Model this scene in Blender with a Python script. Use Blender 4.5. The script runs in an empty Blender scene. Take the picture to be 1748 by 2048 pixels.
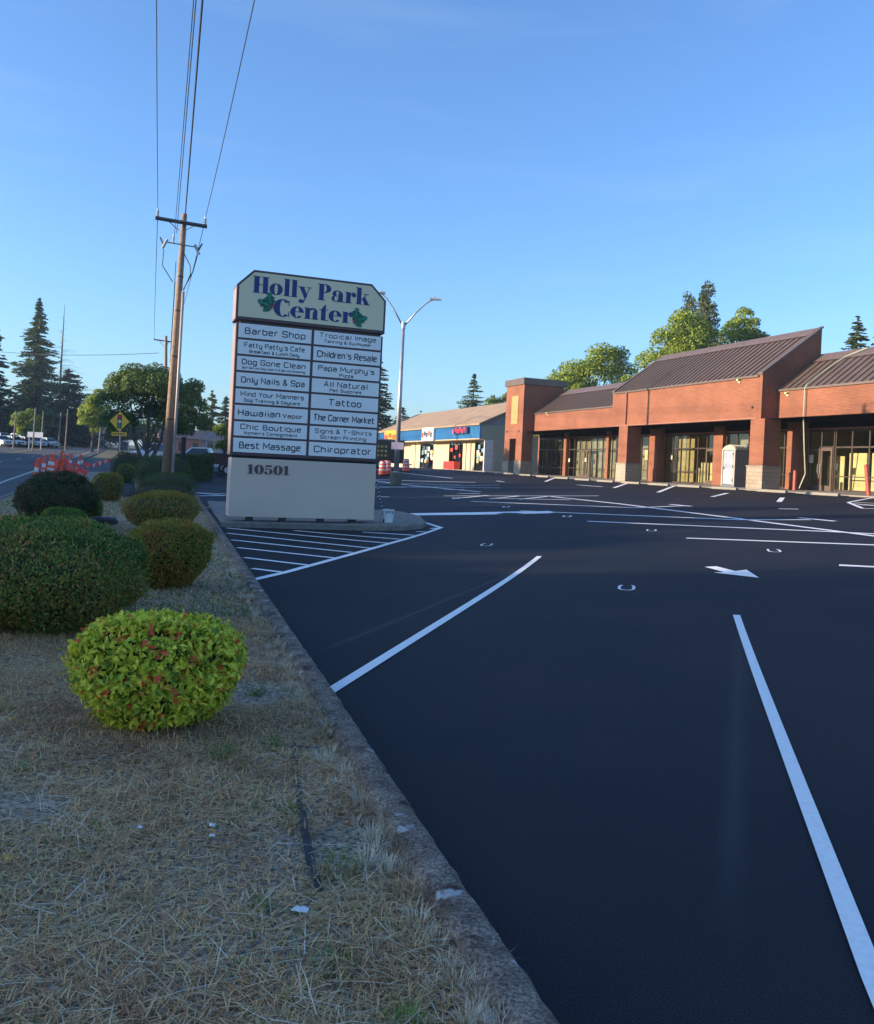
import bpy, math, random
import numpy as np
from mathutils import Vector, Matrix
C = bpy.context.scene.collection
rnd = random.Random(7); rng = np.random.default_rng(7)
# ------------------------------------------------------------------ camera
EYE = 1.72; FPX = 1720.0
TH = math.atan(.0478); PH = math.radians(19.94)
cd = bpy.data.cameras.new('camera'); cam = bpy.data.objects.new('camera', cd); C.objects.link(cam)
cd.sensor_width = 36; cd.lens = FPX / 2048 * 36; cd.shift_y = -88 / 2048
cd.clip_start = .05; cd.clip_end = 6000
c_, s_ = math.cos(TH), math.sin(TH)
cam.matrix_world = Matrix(((c_, -s_, 0, 0), (0, 0, -1, 0), (s_, c_, 0, EYE), (0, 0, 0, 1)))
sc = bpy.context.scene; sc.camera = cam
# ------------------------------------------------------------------ sky, sun, exposure
SUN_EL = math.radians(10.5); SUN_AZ = math.radians(-101)       # azimuth from +Y, clockwise: the sun stands low on the left
w = bpy.data.worlds.new('World'); sc.world = w; w.use_nodes = True
nt = w.node_tree; nt.nodes.clear()
sky = nt.nodes.new('ShaderNodeTexSky'); sky.sky_type = 'NISHITA'; sky.sun_disc = False
sky.sun_elevation = SUN_EL; sky.sun_rotation = SUN_AZ; sky.air_density = 1.0; sky.dust_density = 1.2; sky.ozone_density = 2.5
bg = nt.nodes.new('ShaderNodeBackground'); bg.inputs[1].default_value = .15
wo = nt.nodes.new('ShaderNodeOutputWorld'); tint = nt.nodes.new('ShaderNodeMix'); tint.data_type = 'RGBA'; tint.blend_type = 'MULTIPLY'; tint.inputs[0].default_value = 1
tint.inputs[7].default_value = (.57, .77, 1.04, 1); nt.links.new(sky.outputs[0], tint.inputs[6]); 
wc = nt.nodes.new('ShaderNodeTexCoord'); wm = nt.nodes.new('ShaderNodeMapping'); wm.inputs['Scale'].default_value = (1.2, 1.2, 9); wm.inputs['Rotation'].default_value = (0, .12, 0); wn = nt.nodes.new('ShaderNodeTexNoise'); wn.inputs['Scale'].default_value = 2.2; wn.inputs['Detail'].default_value = 7
wr = nt.nodes.new('ShaderNodeMapRange'); wr.inputs[1].default_value = .52; wr.inputs[2].default_value = .8; wr.inputs[4].default_value = .16; wx = nt.nodes.new('ShaderNodeMix'); wx.data_type = 'RGBA'; wx.inputs[7].default_value = (1.6, 2.2, 2.6, 1)   # faint high cirrus
nt.links.new(wc.outputs['Generated'], wm.inputs[0]); nt.links.new(wm.outputs[0], wn.inputs['Vector']); nt.links.new(wn.outputs[0], wr.inputs[0]); nt.links.new(wr.outputs[0], wx.inputs[0]); nt.links.new(tint.outputs[2], wx.inputs[6]); nt.links.new(wx.outputs[2], bg.inputs[0]); nt.links.new(bg.outputs[0], wo.inputs[0])
sl = bpy.data.lights.new('sun', 'SUN'); sl.energy = 4.2; sl.angle = math.radians(.5); sl.color = (1, .80, .56)
so = bpy.data.objects.new('sun', sl); C.objects.link(so)
sd = Vector((math.sin(SUN_AZ) * math.cos(SUN_EL), math.cos(SUN_AZ) * math.cos(SUN_EL), math.sin(SUN_EL)))
so.rotation_euler = sd.to_track_quat('Z', 'Y').to_euler(); so.location = (-40, 0, 30)
vs = sc.view_settings; vs.view_transform = 'Standard'; vs.look = 'None'; vs.gamma = 1; vs.exposure = 1.33
# ------------------------------------------------------------------ coordinates: v = across the road, u = along the road
cp, sp = math.cos(PH), math.sin(PH)
def W(v, u, z=0): return Vector((v * cp - u * sp, v * sp + u * cp, z))
def UV(X, Y): return -X * sp + Y * cp, X * cp + Y * sp
def sst(a, b, x): t = np.clip((x - a) / (b - a), 0, 1); return t * t * (3 - 2 * t)
_vk = np.arange(-200, 400, .25); _pl = np.interp(_vk, [5, 29, 33], [0, 1.36, 1.48]); _k = np.ones(17) / 17
_gv = np.convolve(np.pad(_pl, 8, 'edge'), _k, 'valid')
def G(X, Y):
    X = np.asarray(X, float); Y = np.asarray(Y, float); u, v = UV(X, Y)
    a = np.interp(v, _vk, _gv); a = a + (1.62 - a) * sst(44, 78, u)
    b = .015 * np.clip(u - 30, 0, 330) * sst(25, 45, u)
    t = sst(3, 12, v); return a * t + b * (1 - t) + np.maximum(b - 1.62, 0) * t
def g(X, Y): return float(G(X, Y))
def ray(x, y):
    dx, dy = x - 874, y - 936
    return (dx * c_ + dy * s_) / FPX, -(-dx * s_ + dy * c_) / FPX
def gp(x, y, dz=0):
    a, c = ray(x, y); z = dz; best = None
    for i in range(60):
        Y = min(max((z - EYE) / min(c, -.0008), 1), 400); z = .5 * z + .5 * (g(a * Y, Y) + dz)
    return Vector((a * Y, Y, z))
def pt(x, y, Y): a, c = ray(x, y); return Vector((a * Y, Y, EYE + c * Y))
def at(x, Y, dz=0):                      # on the ground at depth Y in the column through pixel x at the horizon
    a, c = ray(x, 936 + (x - 874) * .0478); return Vector((a * Y, Y, g(a * Y, Y) + dz))
# ------------------------------------------------------------------ materials
MATS = {}
def mat(name, col, rough=.7, metal=0, var=.12, nscale=3., bump=0, bscale=40., col2=None, spec=.5, emit=None, coords='Object', detail=6.):
    if name in MATS: return MATS[name]
    m = bpy.data.materials.new(name); m.use_nodes = True; n = m.node_tree.nodes; l = m.node_tree.links
    p = n['Principled BSDF']; p.inputs['Roughness'].default_value = rough; p.inputs['Metallic'].default_value = metal
    p.inputs['Specular IOR Level'].default_value = spec
    tc = n.new('ShaderNodeTexCoord'); nz = n.new('ShaderNodeTexNoise'); nz.inputs['Scale'].default_value = nscale; nz.inputs['Detail'].default_value = detail
    l.new(tc.outputs[coords], nz.inputs['Vector'])
    cr = n.new('ShaderNodeValToRGB'); c2 = col2 or tuple(min(1, c * (1 + var)) for c in col); c1 = tuple(c * (1 - var) for c in col) if not col2 else col
    cr.color_ramp.elements[0].position = .35; cr.color_ramp.elements[1].position = .68
    cr.color_ramp.elements[0].color = (*c1, 1); cr.color_ramp.elements[1].color = (*c2, 1)
    l.new(nz.outputs[0], cr.inputs[0]); l.new(cr.outputs[0], p.inputs['Base Color'])
    if bump:
        b2 = n.new('ShaderNodeTexNoise'); b2.inputs['Scale'].default_value = bscale; b2.inputs['Detail'].default_value = 4
        l.new(tc.outputs[coords], b2.inputs['Vector'])
        bp = n.new('ShaderNodeBump'); bp.inputs['Strength'].default_value = bump; bp.inputs['Distance'].default_value = .02
        l.new(b2.outputs[0], bp.inputs['Height']); l.new(bp.outputs[0], p.inputs['Normal'])
    if emit: p.inputs['Emission Color'].default_value = (*emit[:3], 1); p.inputs['Emission Strength'].default_value = emit[3]
    MATS[name] = m; return m
def nodes(m): return m.node_tree.nodes, m.node_tree.links, m.node_tree.nodes['Principled BSDF']
def leafmat(name, cols, nscale=3., transl=.35, rough=.55):
    if name in MATS: return MATS[name]
    m = bpy.data.materials.new(name); m.use_nodes = True; n, l, p = nodes(m)
    geo = n.new('ShaderNodeNewGeometry'); tc = n.new('ShaderNodeTexCoord'); nz = n.new('ShaderNodeTexNoise'); nz.inputs['Scale'].default_value = nscale
    l.new(tc.outputs['Object'], nz.inputs['Vector'])
    mx = n.new('ShaderNodeMath'); mx.operation = 'MULTIPLY_ADD'; mx.inputs[1].default_value = 1.5; l.new(nz.outputs[0], mx.inputs[0])
    ms = n.new('ShaderNodeMath'); ms.operation = 'MULTIPLY_ADD'; ms.inputs[1].default_value = .85; ms.inputs[2].default_value = -.68
    l.new(geo.outputs['Random Per Island'], ms.inputs[0]); l.new(ms.outputs[0], mx.inputs[2])
    cr = n.new('ShaderNodeValToRGB'); cr.color_ramp.elements[0].color = (*cols[0], 1); cr.color_ramp.elements[1].color = (*cols[-1], 1)
    for i, c in enumerate(cols[1:-1]):
        e = cr.color_ramp.elements.new((i + 1) / (len(cols) - 1)); e.color = (*c, 1)
    l.new(mx.outputs[0], cr.inputs[0]); l.new(cr.outputs[0], p.inputs['Base Color']); p.inputs['Roughness'].default_value = rough
    p.inputs['Specular IOR Level'].default_value = .35
    t = n.new('ShaderNodeBsdfTranslucent'); l.new(cr.outputs[0], t.inputs[0]); mm = n.new('ShaderNodeMixShader'); mm.inputs[0].default_value = transl
    o = n['Material Output']; l.new(p.outputs[0], mm.inputs[1]); l.new(t.outputs[0], mm.inputs[2]); l.new(mm.outputs[0], o.inputs[0])
    MATS[name] = m; return m
def glassmat(name, tint=(.55, .62, .58), refl=.10):
    if name in MATS: return MATS[name]
    m = bpy.data.materials.new(name); m.use_nodes = True; n, l, p = nodes(m)
    t = n.new('ShaderNodeBsdfTransparent'); t.inputs[0].default_value = (*tint, 1); gl = n.new('ShaderNodeBsdfGlossy'); gl.inputs['Roughness'].default_value = .02
    f = n.new('ShaderNodeFresnel'); f.inputs[0].default_value = 1.5; ad = n.new('ShaderNodeMath'); ad.inputs[1].default_value = refl; l.new(f.outputs[0], ad.inputs[0])
    mm = n.new('ShaderNodeMixShader'); l.new(ad.outputs[0], mm.inputs[0]); l.new(t.outputs[0], mm.inputs[1]); l.new(gl.outputs[0], mm.inputs[2])
    l.new(mm.outputs[0], n['Material Output'].inputs[0]); MATS[name] = m; return m
def brickmat(name, c1, c2, mortar, bw=.2, bh=.068, msz=.01, bump=.3):
    m = bpy.data.materials.new(name); m.use_nodes = True; n, l, p = nodes(m); p.inputs['Roughness'].default_value = .85
    tc = n.new('ShaderNodeTexCoord'); sx = n.new('ShaderNodeSeparateXYZ'); ad = n.new('ShaderNodeMath'); cb = n.new('ShaderNodeCombineXYZ')
    l.new(tc.outputs['Object'], sx.inputs[0]); l.new(sx.outputs[0], ad.inputs[0]); l.new(sx.outputs[1], ad.inputs[1]); l.new(ad.outputs[0], cb.inputs[0]); l.new(sx.outputs[2], cb.inputs[1])
    b = n.new('ShaderNodeTexBrick'); b.inputs['Scale'].default_value = 1; b.inputs['Brick Width'].default_value = bw; b.inputs['Row Height'].default_value = bh
    b.inputs['Mortar Size'].default_value = msz; b.inputs['Mortar Smooth'].default_value = .2; b.inputs['Color1'].default_value = (*c1, 1); b.inputs['Color2'].default_value = (*c2, 1); b.inputs['Mortar'].default_value = (*mortar, 1)
    l.new(cb.outputs[0], b.inputs['Vector']); nz = n.new('ShaderNodeTexNoise'); nz.inputs['Scale'].default_value = .7; l.new(tc.outputs['Object'], nz.inputs['Vector'])
    mr = n.new('ShaderNodeMapRange'); mr.inputs[3].default_value = .6; mr.inputs[4].default_value = 1.35; l.new(nz.outputs[0], mr.inputs[0])
    mx = n.new('ShaderNodeMix'); mx.data_type = 'RGBA'; mx.blend_type = 'MULTIPLY'; mx.inputs[0].default_value = 1; l.new(b.outputs[0], mx.inputs[6]); l.new(mr.outputs[0], mx.inputs[7])
    l.new(mx.outputs[2], p.inputs['Base Color']); bp = n.new('ShaderNodeBump'); bp.inputs['Strength'].default_value = bump; bp.inputs['Distance'].default_value = .01; bp.invert = True
    l.new(b.outputs[1], bp.inputs['Height']); l.new(bp.outputs[0], p.inputs['Normal']); MATS[name] = m; return m
# ------------------------------------------------------------------ object helpers
def tag(o, label=None, cat=None, group=None, kind=None):
    if label: o['label'] = label
    if cat: o['category'] = cat
    if group: o['group'] = group
    if kind: o['kind'] = kind
    return o
def thing(name, label, cat, loc, rz=0, group=None):
    o = bpy.data.objects.new(name, None); C.objects.link(o); o.location = loc; o.rotation_euler = (0, 0, rz); o.empty_display_size = .3
    return tag(o, label, cat, group)
def link(name, me, m, parent=None):
    o = bpy.data.objects.new(name, me); C.objects.link(o)
    if m: me.materials.append(m)
    if parent: o.parent = parent
    return o
def copy_tree(o, parent=None):
    c = o.copy(); C.objects.link(c); c.parent = parent
    for ch in [x for x in bpy.data.objects if x.parent == o]: copy_tree(ch, c)
    return c
def npmesh(name, V, F, m, parent=None, smooth=False):
    V = np.asarray(V, np.float32); F = np.asarray(F, np.int32); k = F.shape[1]; me = bpy.data.meshes.new(name)
    me.vertices.add(len(V)); me.vertices.foreach_set('co', V.ravel()); me.loops.add(F.size); me.loops.foreach_set('vertex_index', F.ravel())
    me.polygons.add(len(F)); me.polygons.foreach_set('loop_start', np.arange(0, F.size, k, dtype=np.int32)); me.polygons.foreach_set('loop_total', np.full(len(F), k, np.int32))
    if smooth: me.polygons.foreach_set('use_smooth', np.ones(len(F), bool))
    me.update(); me.validate(); return link(name, me, m, parent)
class MB:
    def __init__(s, off=(0, 0, 0)): s.v = []; s.f = []; s.o = Vector(off)
    def add(s, vs, fs):
        n = len(s.v); s.v += [Vector(p) - s.o for p in vs]; s.f += [tuple(i + n for i in f) for f in fs]; return s
    def box(s, a, b):
        x0, y0, z0 = (min(a[i], b[i]) for i in range(3)); x1, y1, z1 = (max(a[i], b[i]) for i in range(3))
        return s.add([(x0, y0, z0), (x1, y0, z0), (x1, y1, z0), (x0, y1, z0), (x0, y0, z1), (x1, y0, z1), (x1, y1, z1), (x0, y1, z1)],
                     [(0, 3, 2, 1), (4, 5, 6, 7), (0, 1, 5, 4), (1, 2, 6, 5), (2, 3, 7, 6), (3, 0, 4, 7)])
    def tube(s, pts, r, n=8, cap=True):
        pts = [Vector(p) for p in pts]; rs = r if isinstance(r, (list, tuple)) else [r] * len(pts); vs = []; fs = []
        up = Vector((0, 0, 1)) if abs((pts[-1] - pts[0]).normalized().z) < .9 else Vector((1, 0, 0))
        for i, p in enumerate(pts):
            t = (pts[min(i + 1, len(pts) - 1)] - pts[max(i - 1, 0)]).normalized(); a = t.cross(up).normalized(); b = t.cross(a)
            vs += [p + (a * math.cos(k * 2 * math.pi / n) + b * math.sin(k * 2 * math.pi / n)) * rs[i] for k in range(n)]
        for i in range(len(pts) - 1):
            fs += [(i * n + k, i * n + (k + 1) % n, (i + 1) * n + (k + 1) % n, (i + 1) * n + k) for k in range(n)]
        if cap: fs += [tuple(range(n))[::-1], tuple(range((len(pts) - 1) * n, len(pts) * n))]
        return s.add(vs, fs)
    def lathe(s, prof, c=(0, 0, 0), n=20):
        vs = [(c[0] + r * math.cos(k * 2 * math.pi / n), c[1] + r * math.sin(k * 2 * math.pi / n), c[2] + z) for r, z in prof for k in range(n)]; m = len(prof)
        fs = [(i * n + k, i * n + (k + 1) % n, (i + 1) * n + (k + 1) % n, (i + 1) * n + k) for i in range(m - 1) for k in range(n)]
        fs += [tuple(range(n))[::-1], tuple(range((m - 1) * n, m * n))]; return s.add(vs, fs)
    def prism(s, poly, d):               # poly: 3-D outline, d: extrusion vector
        n = len(poly); P = [Vector(p) for p in poly]; D = Vector(d)
        return s.add(P + [p + D for p in P], [tuple(range(n))[::-1], tuple(range(n, 2 * n))] + [(i, (i + 1) % n, (i + 1) % n + n, i + n) for i in range(n)])
    def build(s, name, m, parent=None, smooth=False, bevel=0):
        me = bpy.data.meshes.new(name); me.from_pydata([tuple(p) for p in s.v], [], s.f); me.update()
        if smooth:
            for p in me.polygons: p.use_smooth = True
        o = link(name, me, m, parent)
        if bevel:
            b = o.modifiers.new('b', 'BEVEL'); b.width = bevel; b.segments = 2; b.limit_method = 'ANGLE'
        return o
def struct(o): o['kind'] = 'structure'; return o
# ------------------------------------------------------------------ setting materials
def asphalt(name, c1, c2, rough, grain=260., patch=.35):
    m = bpy.data.materials.new(name); m.use_nodes = True; n, l, p = nodes(m); tc = n.new('ShaderNodeTexCoord')
    a = n.new('ShaderNodeTexNoise'); a.inputs['Scale'].default_value = patch; a.inputs['Detail'].default_value = 5; l.new(tc.outputs['Object'], a.inputs['Vector'])
    cr = n.new('ShaderNodeValToRGB'); cr.color_ramp.elements[0].position = .35; cr.color_ramp.elements[1].position = .7
    cr.color_ramp.elements[0].color = (*c1, 1); cr.color_ramp.elements[1].color = (*c2, 1); l.new(a.outputs[0], cr.inputs[0])
    s = n.new('ShaderNodeTexNoise'); s.inputs['Scale'].default_value = grain; s.inputs['Detail'].default_value = 2; l.new(tc.outputs['Object'], s.inputs['Vector'])
    mr = n.new('ShaderNodeMapRange'); mr.inputs[1].default_value = .3; mr.inputs[2].default_value = .75; mr.inputs[3].default_value = .1; mr.inputs[4].default_value = 2.3; l.new(s.outputs[0], mr.inputs[0])
    mx = n.new('ShaderNodeMix'); mx.data_type = 'RGBA'; mx.blend_type = 'MULTIPLY'; mx.inputs[0].default_value = 1; l.new(cr.outputs[0], mx.inputs[6]); l.new(mr.outputs[0], mx.inputs[7])
    g3 = n.new('ShaderNodeTexNoise'); g3.inputs['Scale'].default_value = 55; g3.inputs['Detail'].default_value = 3; l.new(tc.outputs['Object'], g3.inputs['Vector'])
    c3 = n.new('ShaderNodeValToRGB'); c3.color_ramp.elements[0].position = .71; c3.color_ramp.elements[1].position = .76; c3.color_ramp.elements[1].color = (.06, .06, .06, 1); c3.color_ramp.elements[0].color = (0, 0, 0, 1); l.new(g3.outputs[0], c3.inputs[0])
    m3 = n.new('ShaderNodeMix'); m3.data_type = 'RGBA'; m3.blend_type = 'ADD'; m3.inputs[0].default_value = 1; l.new(mx.outputs[2], m3.inputs[6]); l.new(c3.outputs[0], m3.inputs[7])
    l.new(m3.outputs[2], p.inputs['Base Color']); p.inputs['Roughness'].default_value = rough; p.inputs['Specular IOR Level'].default_value = .2
    bp = n.new('ShaderNodeBump'); bp.inputs['Strength'].default_value = .55; bp.inputs['Distance'].default_value = .006; l.new(s.outputs[0], bp.inputs['Height']); l.new(bp.outputs[0], p.inputs['Normal'])
    MATS[name] = m; return m
M_LOT = asphalt('lot_asphalt', (.0035, .0095, .0175), (.0175, .0165, .0205), .72, 130., .4)
M_SCUFF = asphalt('scuffed_asphalt', (.0075, .0135, .0215), (.0155, .018, .025), .72)
M_ROAD = asphalt('road_asphalt', (.07, .07, .072), (.10, .098, .096), .85, 120., .15)
M_WHITE = mat('road_paint', (.90, .88, .86), .6, var=.05, nscale=30, bump=.2, bscale=300)
M_GHOST = mat('worn_marking', (.022, .034, .048), .8, col2=(.034, .048, .064), nscale=9)
M_CONC = mat('concrete', (.20, .18, .155), .9, var=.2, nscale=6, bump=.5, bscale=60)
M_CONC2 = mat('pale_concrete', (.24, .21, .17), .85, var=.12, nscale=2, bump=.3, bscale=40)
M_SOIL = mat('dry_soil', (.08, .065, .045), .95, col2=(.50, .41, .29), nscale=42, bump=.9, bscale=55, detail=10)
M_GRASSG = mat('grass_ground', (.06, .062, .026), .95, col2=(.12, .11, .05), nscale=.6, bump=.3, bscale=8)
M_DARKM = mat('bronze_frame', (.055, .038, .032), .45, var=.1, metal=.2)
M_STEEL = mat('galvanised_steel', (.42, .42, .41), .42, metal=.6, var=.12)
M_BLACK = mat('black_rubber', (.012, .012, .013), .7)
# ------------------------------------------------------------------ ground sheets
def sheet(name, us, vf, m, dz, nv, kind='structure', noise=0):
    """grid between vf(u)=(v0,v1) for each u"""
    P = []
    for u in us:
        a, b = vf(u)
        for j in range(nv + 1):
            v = a + (b - a) * j / nv; P.append((v, u))
    P = np.array(P); X = P[:, 0] * cp - P[:, 1] * sp; Y = P[:, 0] * sp + P[:, 1] * cp; Z = G(X, Y) + dz
    if noise: Z = Z + noise * (np.sin(X * 3.1 + Y * 1.7) + np.sin(Y * 4.3 - X * 2.2 + 1) + .5 * np.sin(X * 9 + Y * 7)) / 2.5
    k = nv + 1; F = [(i * k + j, (i) * k + j + 1, (i + 1) * k + j + 1, (i + 1) * k + j) for i in range(len(us) - 1) for j in range(nv)]
    o = npmesh(name, np.stack([X, Y, Z], 1), F, m); o['kind'] = kind; return o
KV = [(-12, .80), (2.4, 1.27), (6.2, 1.47), (18.4, 2.04), (22, 2.22), (30, 2.55), (39.8, 2.98), (60, 3.9), (200, 6)]
def kv(u): return float(np.interp(u, [a for a, b in KV], [b for a, b in KV]))      # lot face of the kerb
US = list(np.arange(-12, 130.1, 1.))
far = [130, 160, 200, 250, 300, 400, 600, 1000, 2500]
def gvf(u): return (-1200, 1500)
vv = sorted(set([-1500, -800, -400, -200, -100, -60, -40, -30, -25, -22] + list(np.arange(-20, 60, 1.)) + [60, 80, 120, 200, 400, 800, 1500]))
uu = sorted(set([-300, -100, -40] + list(np.arange(-20, 130, 2.)) + far + [180, 220, 340, 360, 380]))
A, B = np.meshgrid(vv, uu); X = (A * cp - B * sp).ravel(); Y = (A * sp + B * cp).ravel(); Z = G(X, Y) - .06; k = len(vv)
F = [(i * k + j, i * k + j + 1, (i + 1) * k + j + 1, (i + 1) * k + j) for i in range(len(uu) - 1) for j in range(k - 1)]
struct(npmesh('ground', np.stack([X, Y, Z], 1), F, M_GRASSG))
sheet('parking_lot', np.arange(-12, 132.1, .5), lambda u: (kv(u) - .05, 29.2), M_LOT, 0, 66)
sheet('road', list(np.arange(-20, 130, 2.)) + [130, 150, 180, 220, 260, 300, 340, 358, 362, 420, 500], lambda u: (-21, -3.75), M_ROAD, 0, 14)
sheet('cross_street', list(np.arange(62, 84.1, 1.)), lambda u: (-80, -20.9) , M_ROAD, .001, 20)
sheet('verge', list(np.arange(-12, 30, .15)) + list(np.arange(30, 58, 1.)), lambda u: (-3.75, kv(u) - .15), M_SOIL, .085, 60, noise=.022)
sheet('pavement', np.arange(26, 132.1, 1.), lambda u: (29.2, 33.35), M_CONC2, .03, 8)
mb = MB()
for i in range(0, 53): mb.box((29.06, 26 + i, 0), (29.2, 27 + i - .01, .12))
vs_ = []
for p in mb.v: q = W(p.x, p.y); vs_.append((q.x, q.y, g(q.x, q.y) + p.z - .06))
mb.v = [Vector(p) for p in vs_]; struct(mb.build('pavement_kerb', M_CONC2))
sheet('side_street', list(np.arange(58.3, 90.1, 1.)), lambda u: (-3.80, 10), M_ROAD, -.002, 14)
# old rounded kerb along the lot
def kerb(name, line, wdt, hgt, m, dz=0, seg=.06, jit=.0025, joints=3.05):
    prof = [(0, -.06), (0, hgt * .55), (-.012, hgt * .85), (-.035, hgt), (-wdt + .03, hgt), (-wdt + .004, hgt * .85), (-wdt, hgt * .3), (-wdt, -.06)]
    pts = [Vector(p) for p in line]; P = [pts[0]]
    for a, b in zip(pts, pts[1:]):
        n = max(1, int((b - a).length / seg)); P += [a.lerp(b, (i + 1) / n) for i in range(n)]
    V = []; F = []; k = len(prof); d = 0
    for i, p in enumerate(P):
        t = (P[min(i + 1, len(P) - 1)] - P[max(i - 1, 0)]); t.z = 0; t.normalize(); nr = Vector((t.y, -t.x, 0)); z = g(p.x, p.y) + dz
        d += 0 if i == 0 else (p - P[i - 1]).length; gap = .05 if joints and i and int(d / joints) != int((d - (p - P[i - 1]).length) / joints) else 0
        for j, (o, h) in enumerate(prof):
            jj = jit if 0 < j < k - 1 else 0
            q = p + nr * (o + rnd.gauss(0, jj)); V.append((q.x, q.y, z + (h - (gap if h > 0 else 0)) + (rnd.gauss(0, jj) if h > 0 else 0)))
    for i in range(len(P) - 1):
        for j in range(k - 1): F.append((i * k + j, (i + 1) * k + j, (i + 1) * k + j + 1, i * k + j + 1))
    o = npmesh(name, V, F, m, smooth=True); o['kind'] = 'structure'; return o
M_KERB = mat('weathered_kerb', (.12, .085, .062), .95, col2=(.31, .24, .18), nscale=7, bump=1.0, bscale=70, detail=12)
n, l, p = nodes(M_KERB)          # gritty surface, pale lichen, rusty moss
tc0 = n.new('ShaderNodeTexCoord'); gn = n.new('ShaderNodeTexNoise'); gn.inputs['Scale'].default_value = 75; gn.inputs['Detail'].default_value = 5; l.new(tc0.outputs['Object'], gn.inputs['Vector'])
gr = n.new('ShaderNodeMapRange'); gr.inputs[1].default_value = .35; gr.inputs[2].default_value = .65; gr.inputs[3].default_value = .4; gr.inputs[4].default_value = 1.6; l.new(gn.outputs[0], gr.inputs[0])
gm = n.new('ShaderNodeMix'); gm.data_type = 'RGBA'; gm.blend_type = 'MULTIPLY'; gm.inputs[0].default_value = 1; l.new(p.inputs['Base Color'].links[0].from_socket, gm.inputs[6]); l.new(gr.outputs[0], gm.inputs[7]); l.new(gm.outputs[2], p.inputs['Base Color'])
tc = n.new('ShaderNodeTexCoord'); nz = n.new('ShaderNodeTexNoise'); nz.inputs['Scale'].default_value = 5.2; nz.inputs['Detail'].default_value = 9; l.new(tc.outputs['Object'], nz.inputs['Vector'])
cr = n.new('ShaderNodeValToRGB'); cr.color_ramp.elements[0].position = .63; cr.color_ramp.elements[1].position = .66; l.new(nz.outputs[0], cr.inputs[0])
mx = n.new('ShaderNodeMix'); mx.data_type = 'RGBA'; mx.inputs[7].default_value = (.45, .44, .42, 1); old = p.inputs['Base Color'].links[0].from_socket
l.new(cr.outputs[0], mx.inputs[0]); l.new(old, mx.inputs[6])
nz2 = n.new('ShaderNodeTexNoise'); nz2.inputs['Scale'].default_value = 6; nz2.inputs['Detail'].default_value = 8; mp = n.new('ShaderNodeMapping'); mp.inputs['Location'].default_value = (5, 3, 1); l.new(tc.outputs['Object'], mp.inputs[0]); l.new(mp.outputs[0], nz2.inputs['Vector'])
cr2 = n.new('ShaderNodeValToRGB'); cr2.color_ramp.elements[0].position = .60; cr2.color_ramp.elements[1].position = .66; l.new(nz2.outputs[0], cr2.inputs[0])
mx2 = n.new('ShaderNodeMix'); mx2.data_type = 'RGBA'; mx2.inputs[7].default_value = (.06, .025, .016, 1); l.new(cr2.outputs[0], mx2.inputs[0]); l.new(mx.outputs[2], mx2.inputs[6]); l.new(mx2.outputs[2], p.inputs['Base Color'])
kerb('kerb', [W(kv(u), u) for u in list(np.arange(-11, 60, 1.))], .17, .15, M_KERB)
kerb('road_kerb', [W(-3.6, u) for u in np.arange(-11, 58, 1.)], .15, .13, M_CONC, joints=0, jit=.002, seg=.5)
# paved path across the verge beyond the yellow-green shrub
pp = [gp(x, y, .15) for x, y in ((243, 990), (272, 992), (268, 958), (247, 958))]
V = []; F = []
N = 8
for i in range(N + 1):
    for j in range(N + 1):
        q = pp[0].lerp(pp[1], j / N).lerp(pp[3].lerp(pp[2], j / N), i / N); V.append((q.x, q.y, g(q.x, q.y) + .125))
for i in range(N):
    for j in range(N): F.append((i * 9 + j, i * 9 + j + 1, (i + 1) * 9 + j + 1, (i + 1) * 9 + j))
struct(npmesh('path', V, F, M_LOT))
# ------------------------------------------------------------------ painted markings (thin sheets on the ground)
MI = [0]
def ribbon(P, wd, m, name='lot_marking', dz=.007, closed=False):
    MI[0] += 1; off = dz + (MI[0] % 9) * .0005; pts = [P[0]]
    for a, b in zip(P, P[1:]):
        n = max(1, int((b - a).length / .8)); pts += [a.lerp(b, (i + 1) / n) for i in range(n)]
    V = []
    for i, p in enumerate(pts):
        t = pts[min(i + 1, len(pts) - 1)] - pts[max(i - 1, 0)]; t.z = 0; t.normalize(); nr = Vector((t.y, -t.x, 0))
        for s in (-1, 1):
            q = p + nr * s * wd / 2; V.append((q.x, q.y, g(q.x, q.y) + off))
    F = [(2 * i + 1, 2 * i, 2 * i + 2, 2 * i + 3)[::-1] for i in range(len(pts) - 1)]
    return struct(npmesh(name, V, F, m))
def line(px, wd=.1, m=M_WHITE, name='lot_marking'): return ribbon([gp(x, y) for x, y in px], wd, m, name)
line([(650, 1390), (1079, 1113)], .10); line([(1473, 1231), (1748, 1962), (1790, 2060)], .085)
M_SOFT = bpy.data.materials.new('soft_scuff'); M_SOFT.use_nodes = True; n, l, p = nodes(M_SOFT); p.inputs['Base Color'].default_value = (.15, .16, .165, 1); p.inputs['Roughness'].default_value = .9; p.inputs['Specular IOR Level'].default_value = .1
at_ = n.new('ShaderNodeAttribute'); at_.attribute_name = 'cover'; tc = n.new('ShaderNodeTexCoord'); nz = n.new('ShaderNodeTexNoise'); nz.inputs['Scale'].default_value = 30; nz.inputs['Detail'].default_value = 6; l.new(tc.outputs['Object'], nz.inputs['Vector'])
mm = n.new('ShaderNodeMath'); mm.operation = 'MULTIPLY'; l.new(at_.outputs['Fac'], mm.inputs[0]); l.new(nz.outputs[0], mm.inputs[1]); tr_ = n.new('ShaderNodeBsdfTransparent'); ms_ = n.new('ShaderNodeMixShader'); l.new(mm.outputs[0], ms_.inputs[0]); l.new(tr_.outputs[0], ms_.inputs[1]); l.new(p.outputs[0], ms_.inputs[2]); l.new(ms_.outputs[0], n['Material Output'].inputs[0])
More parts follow.
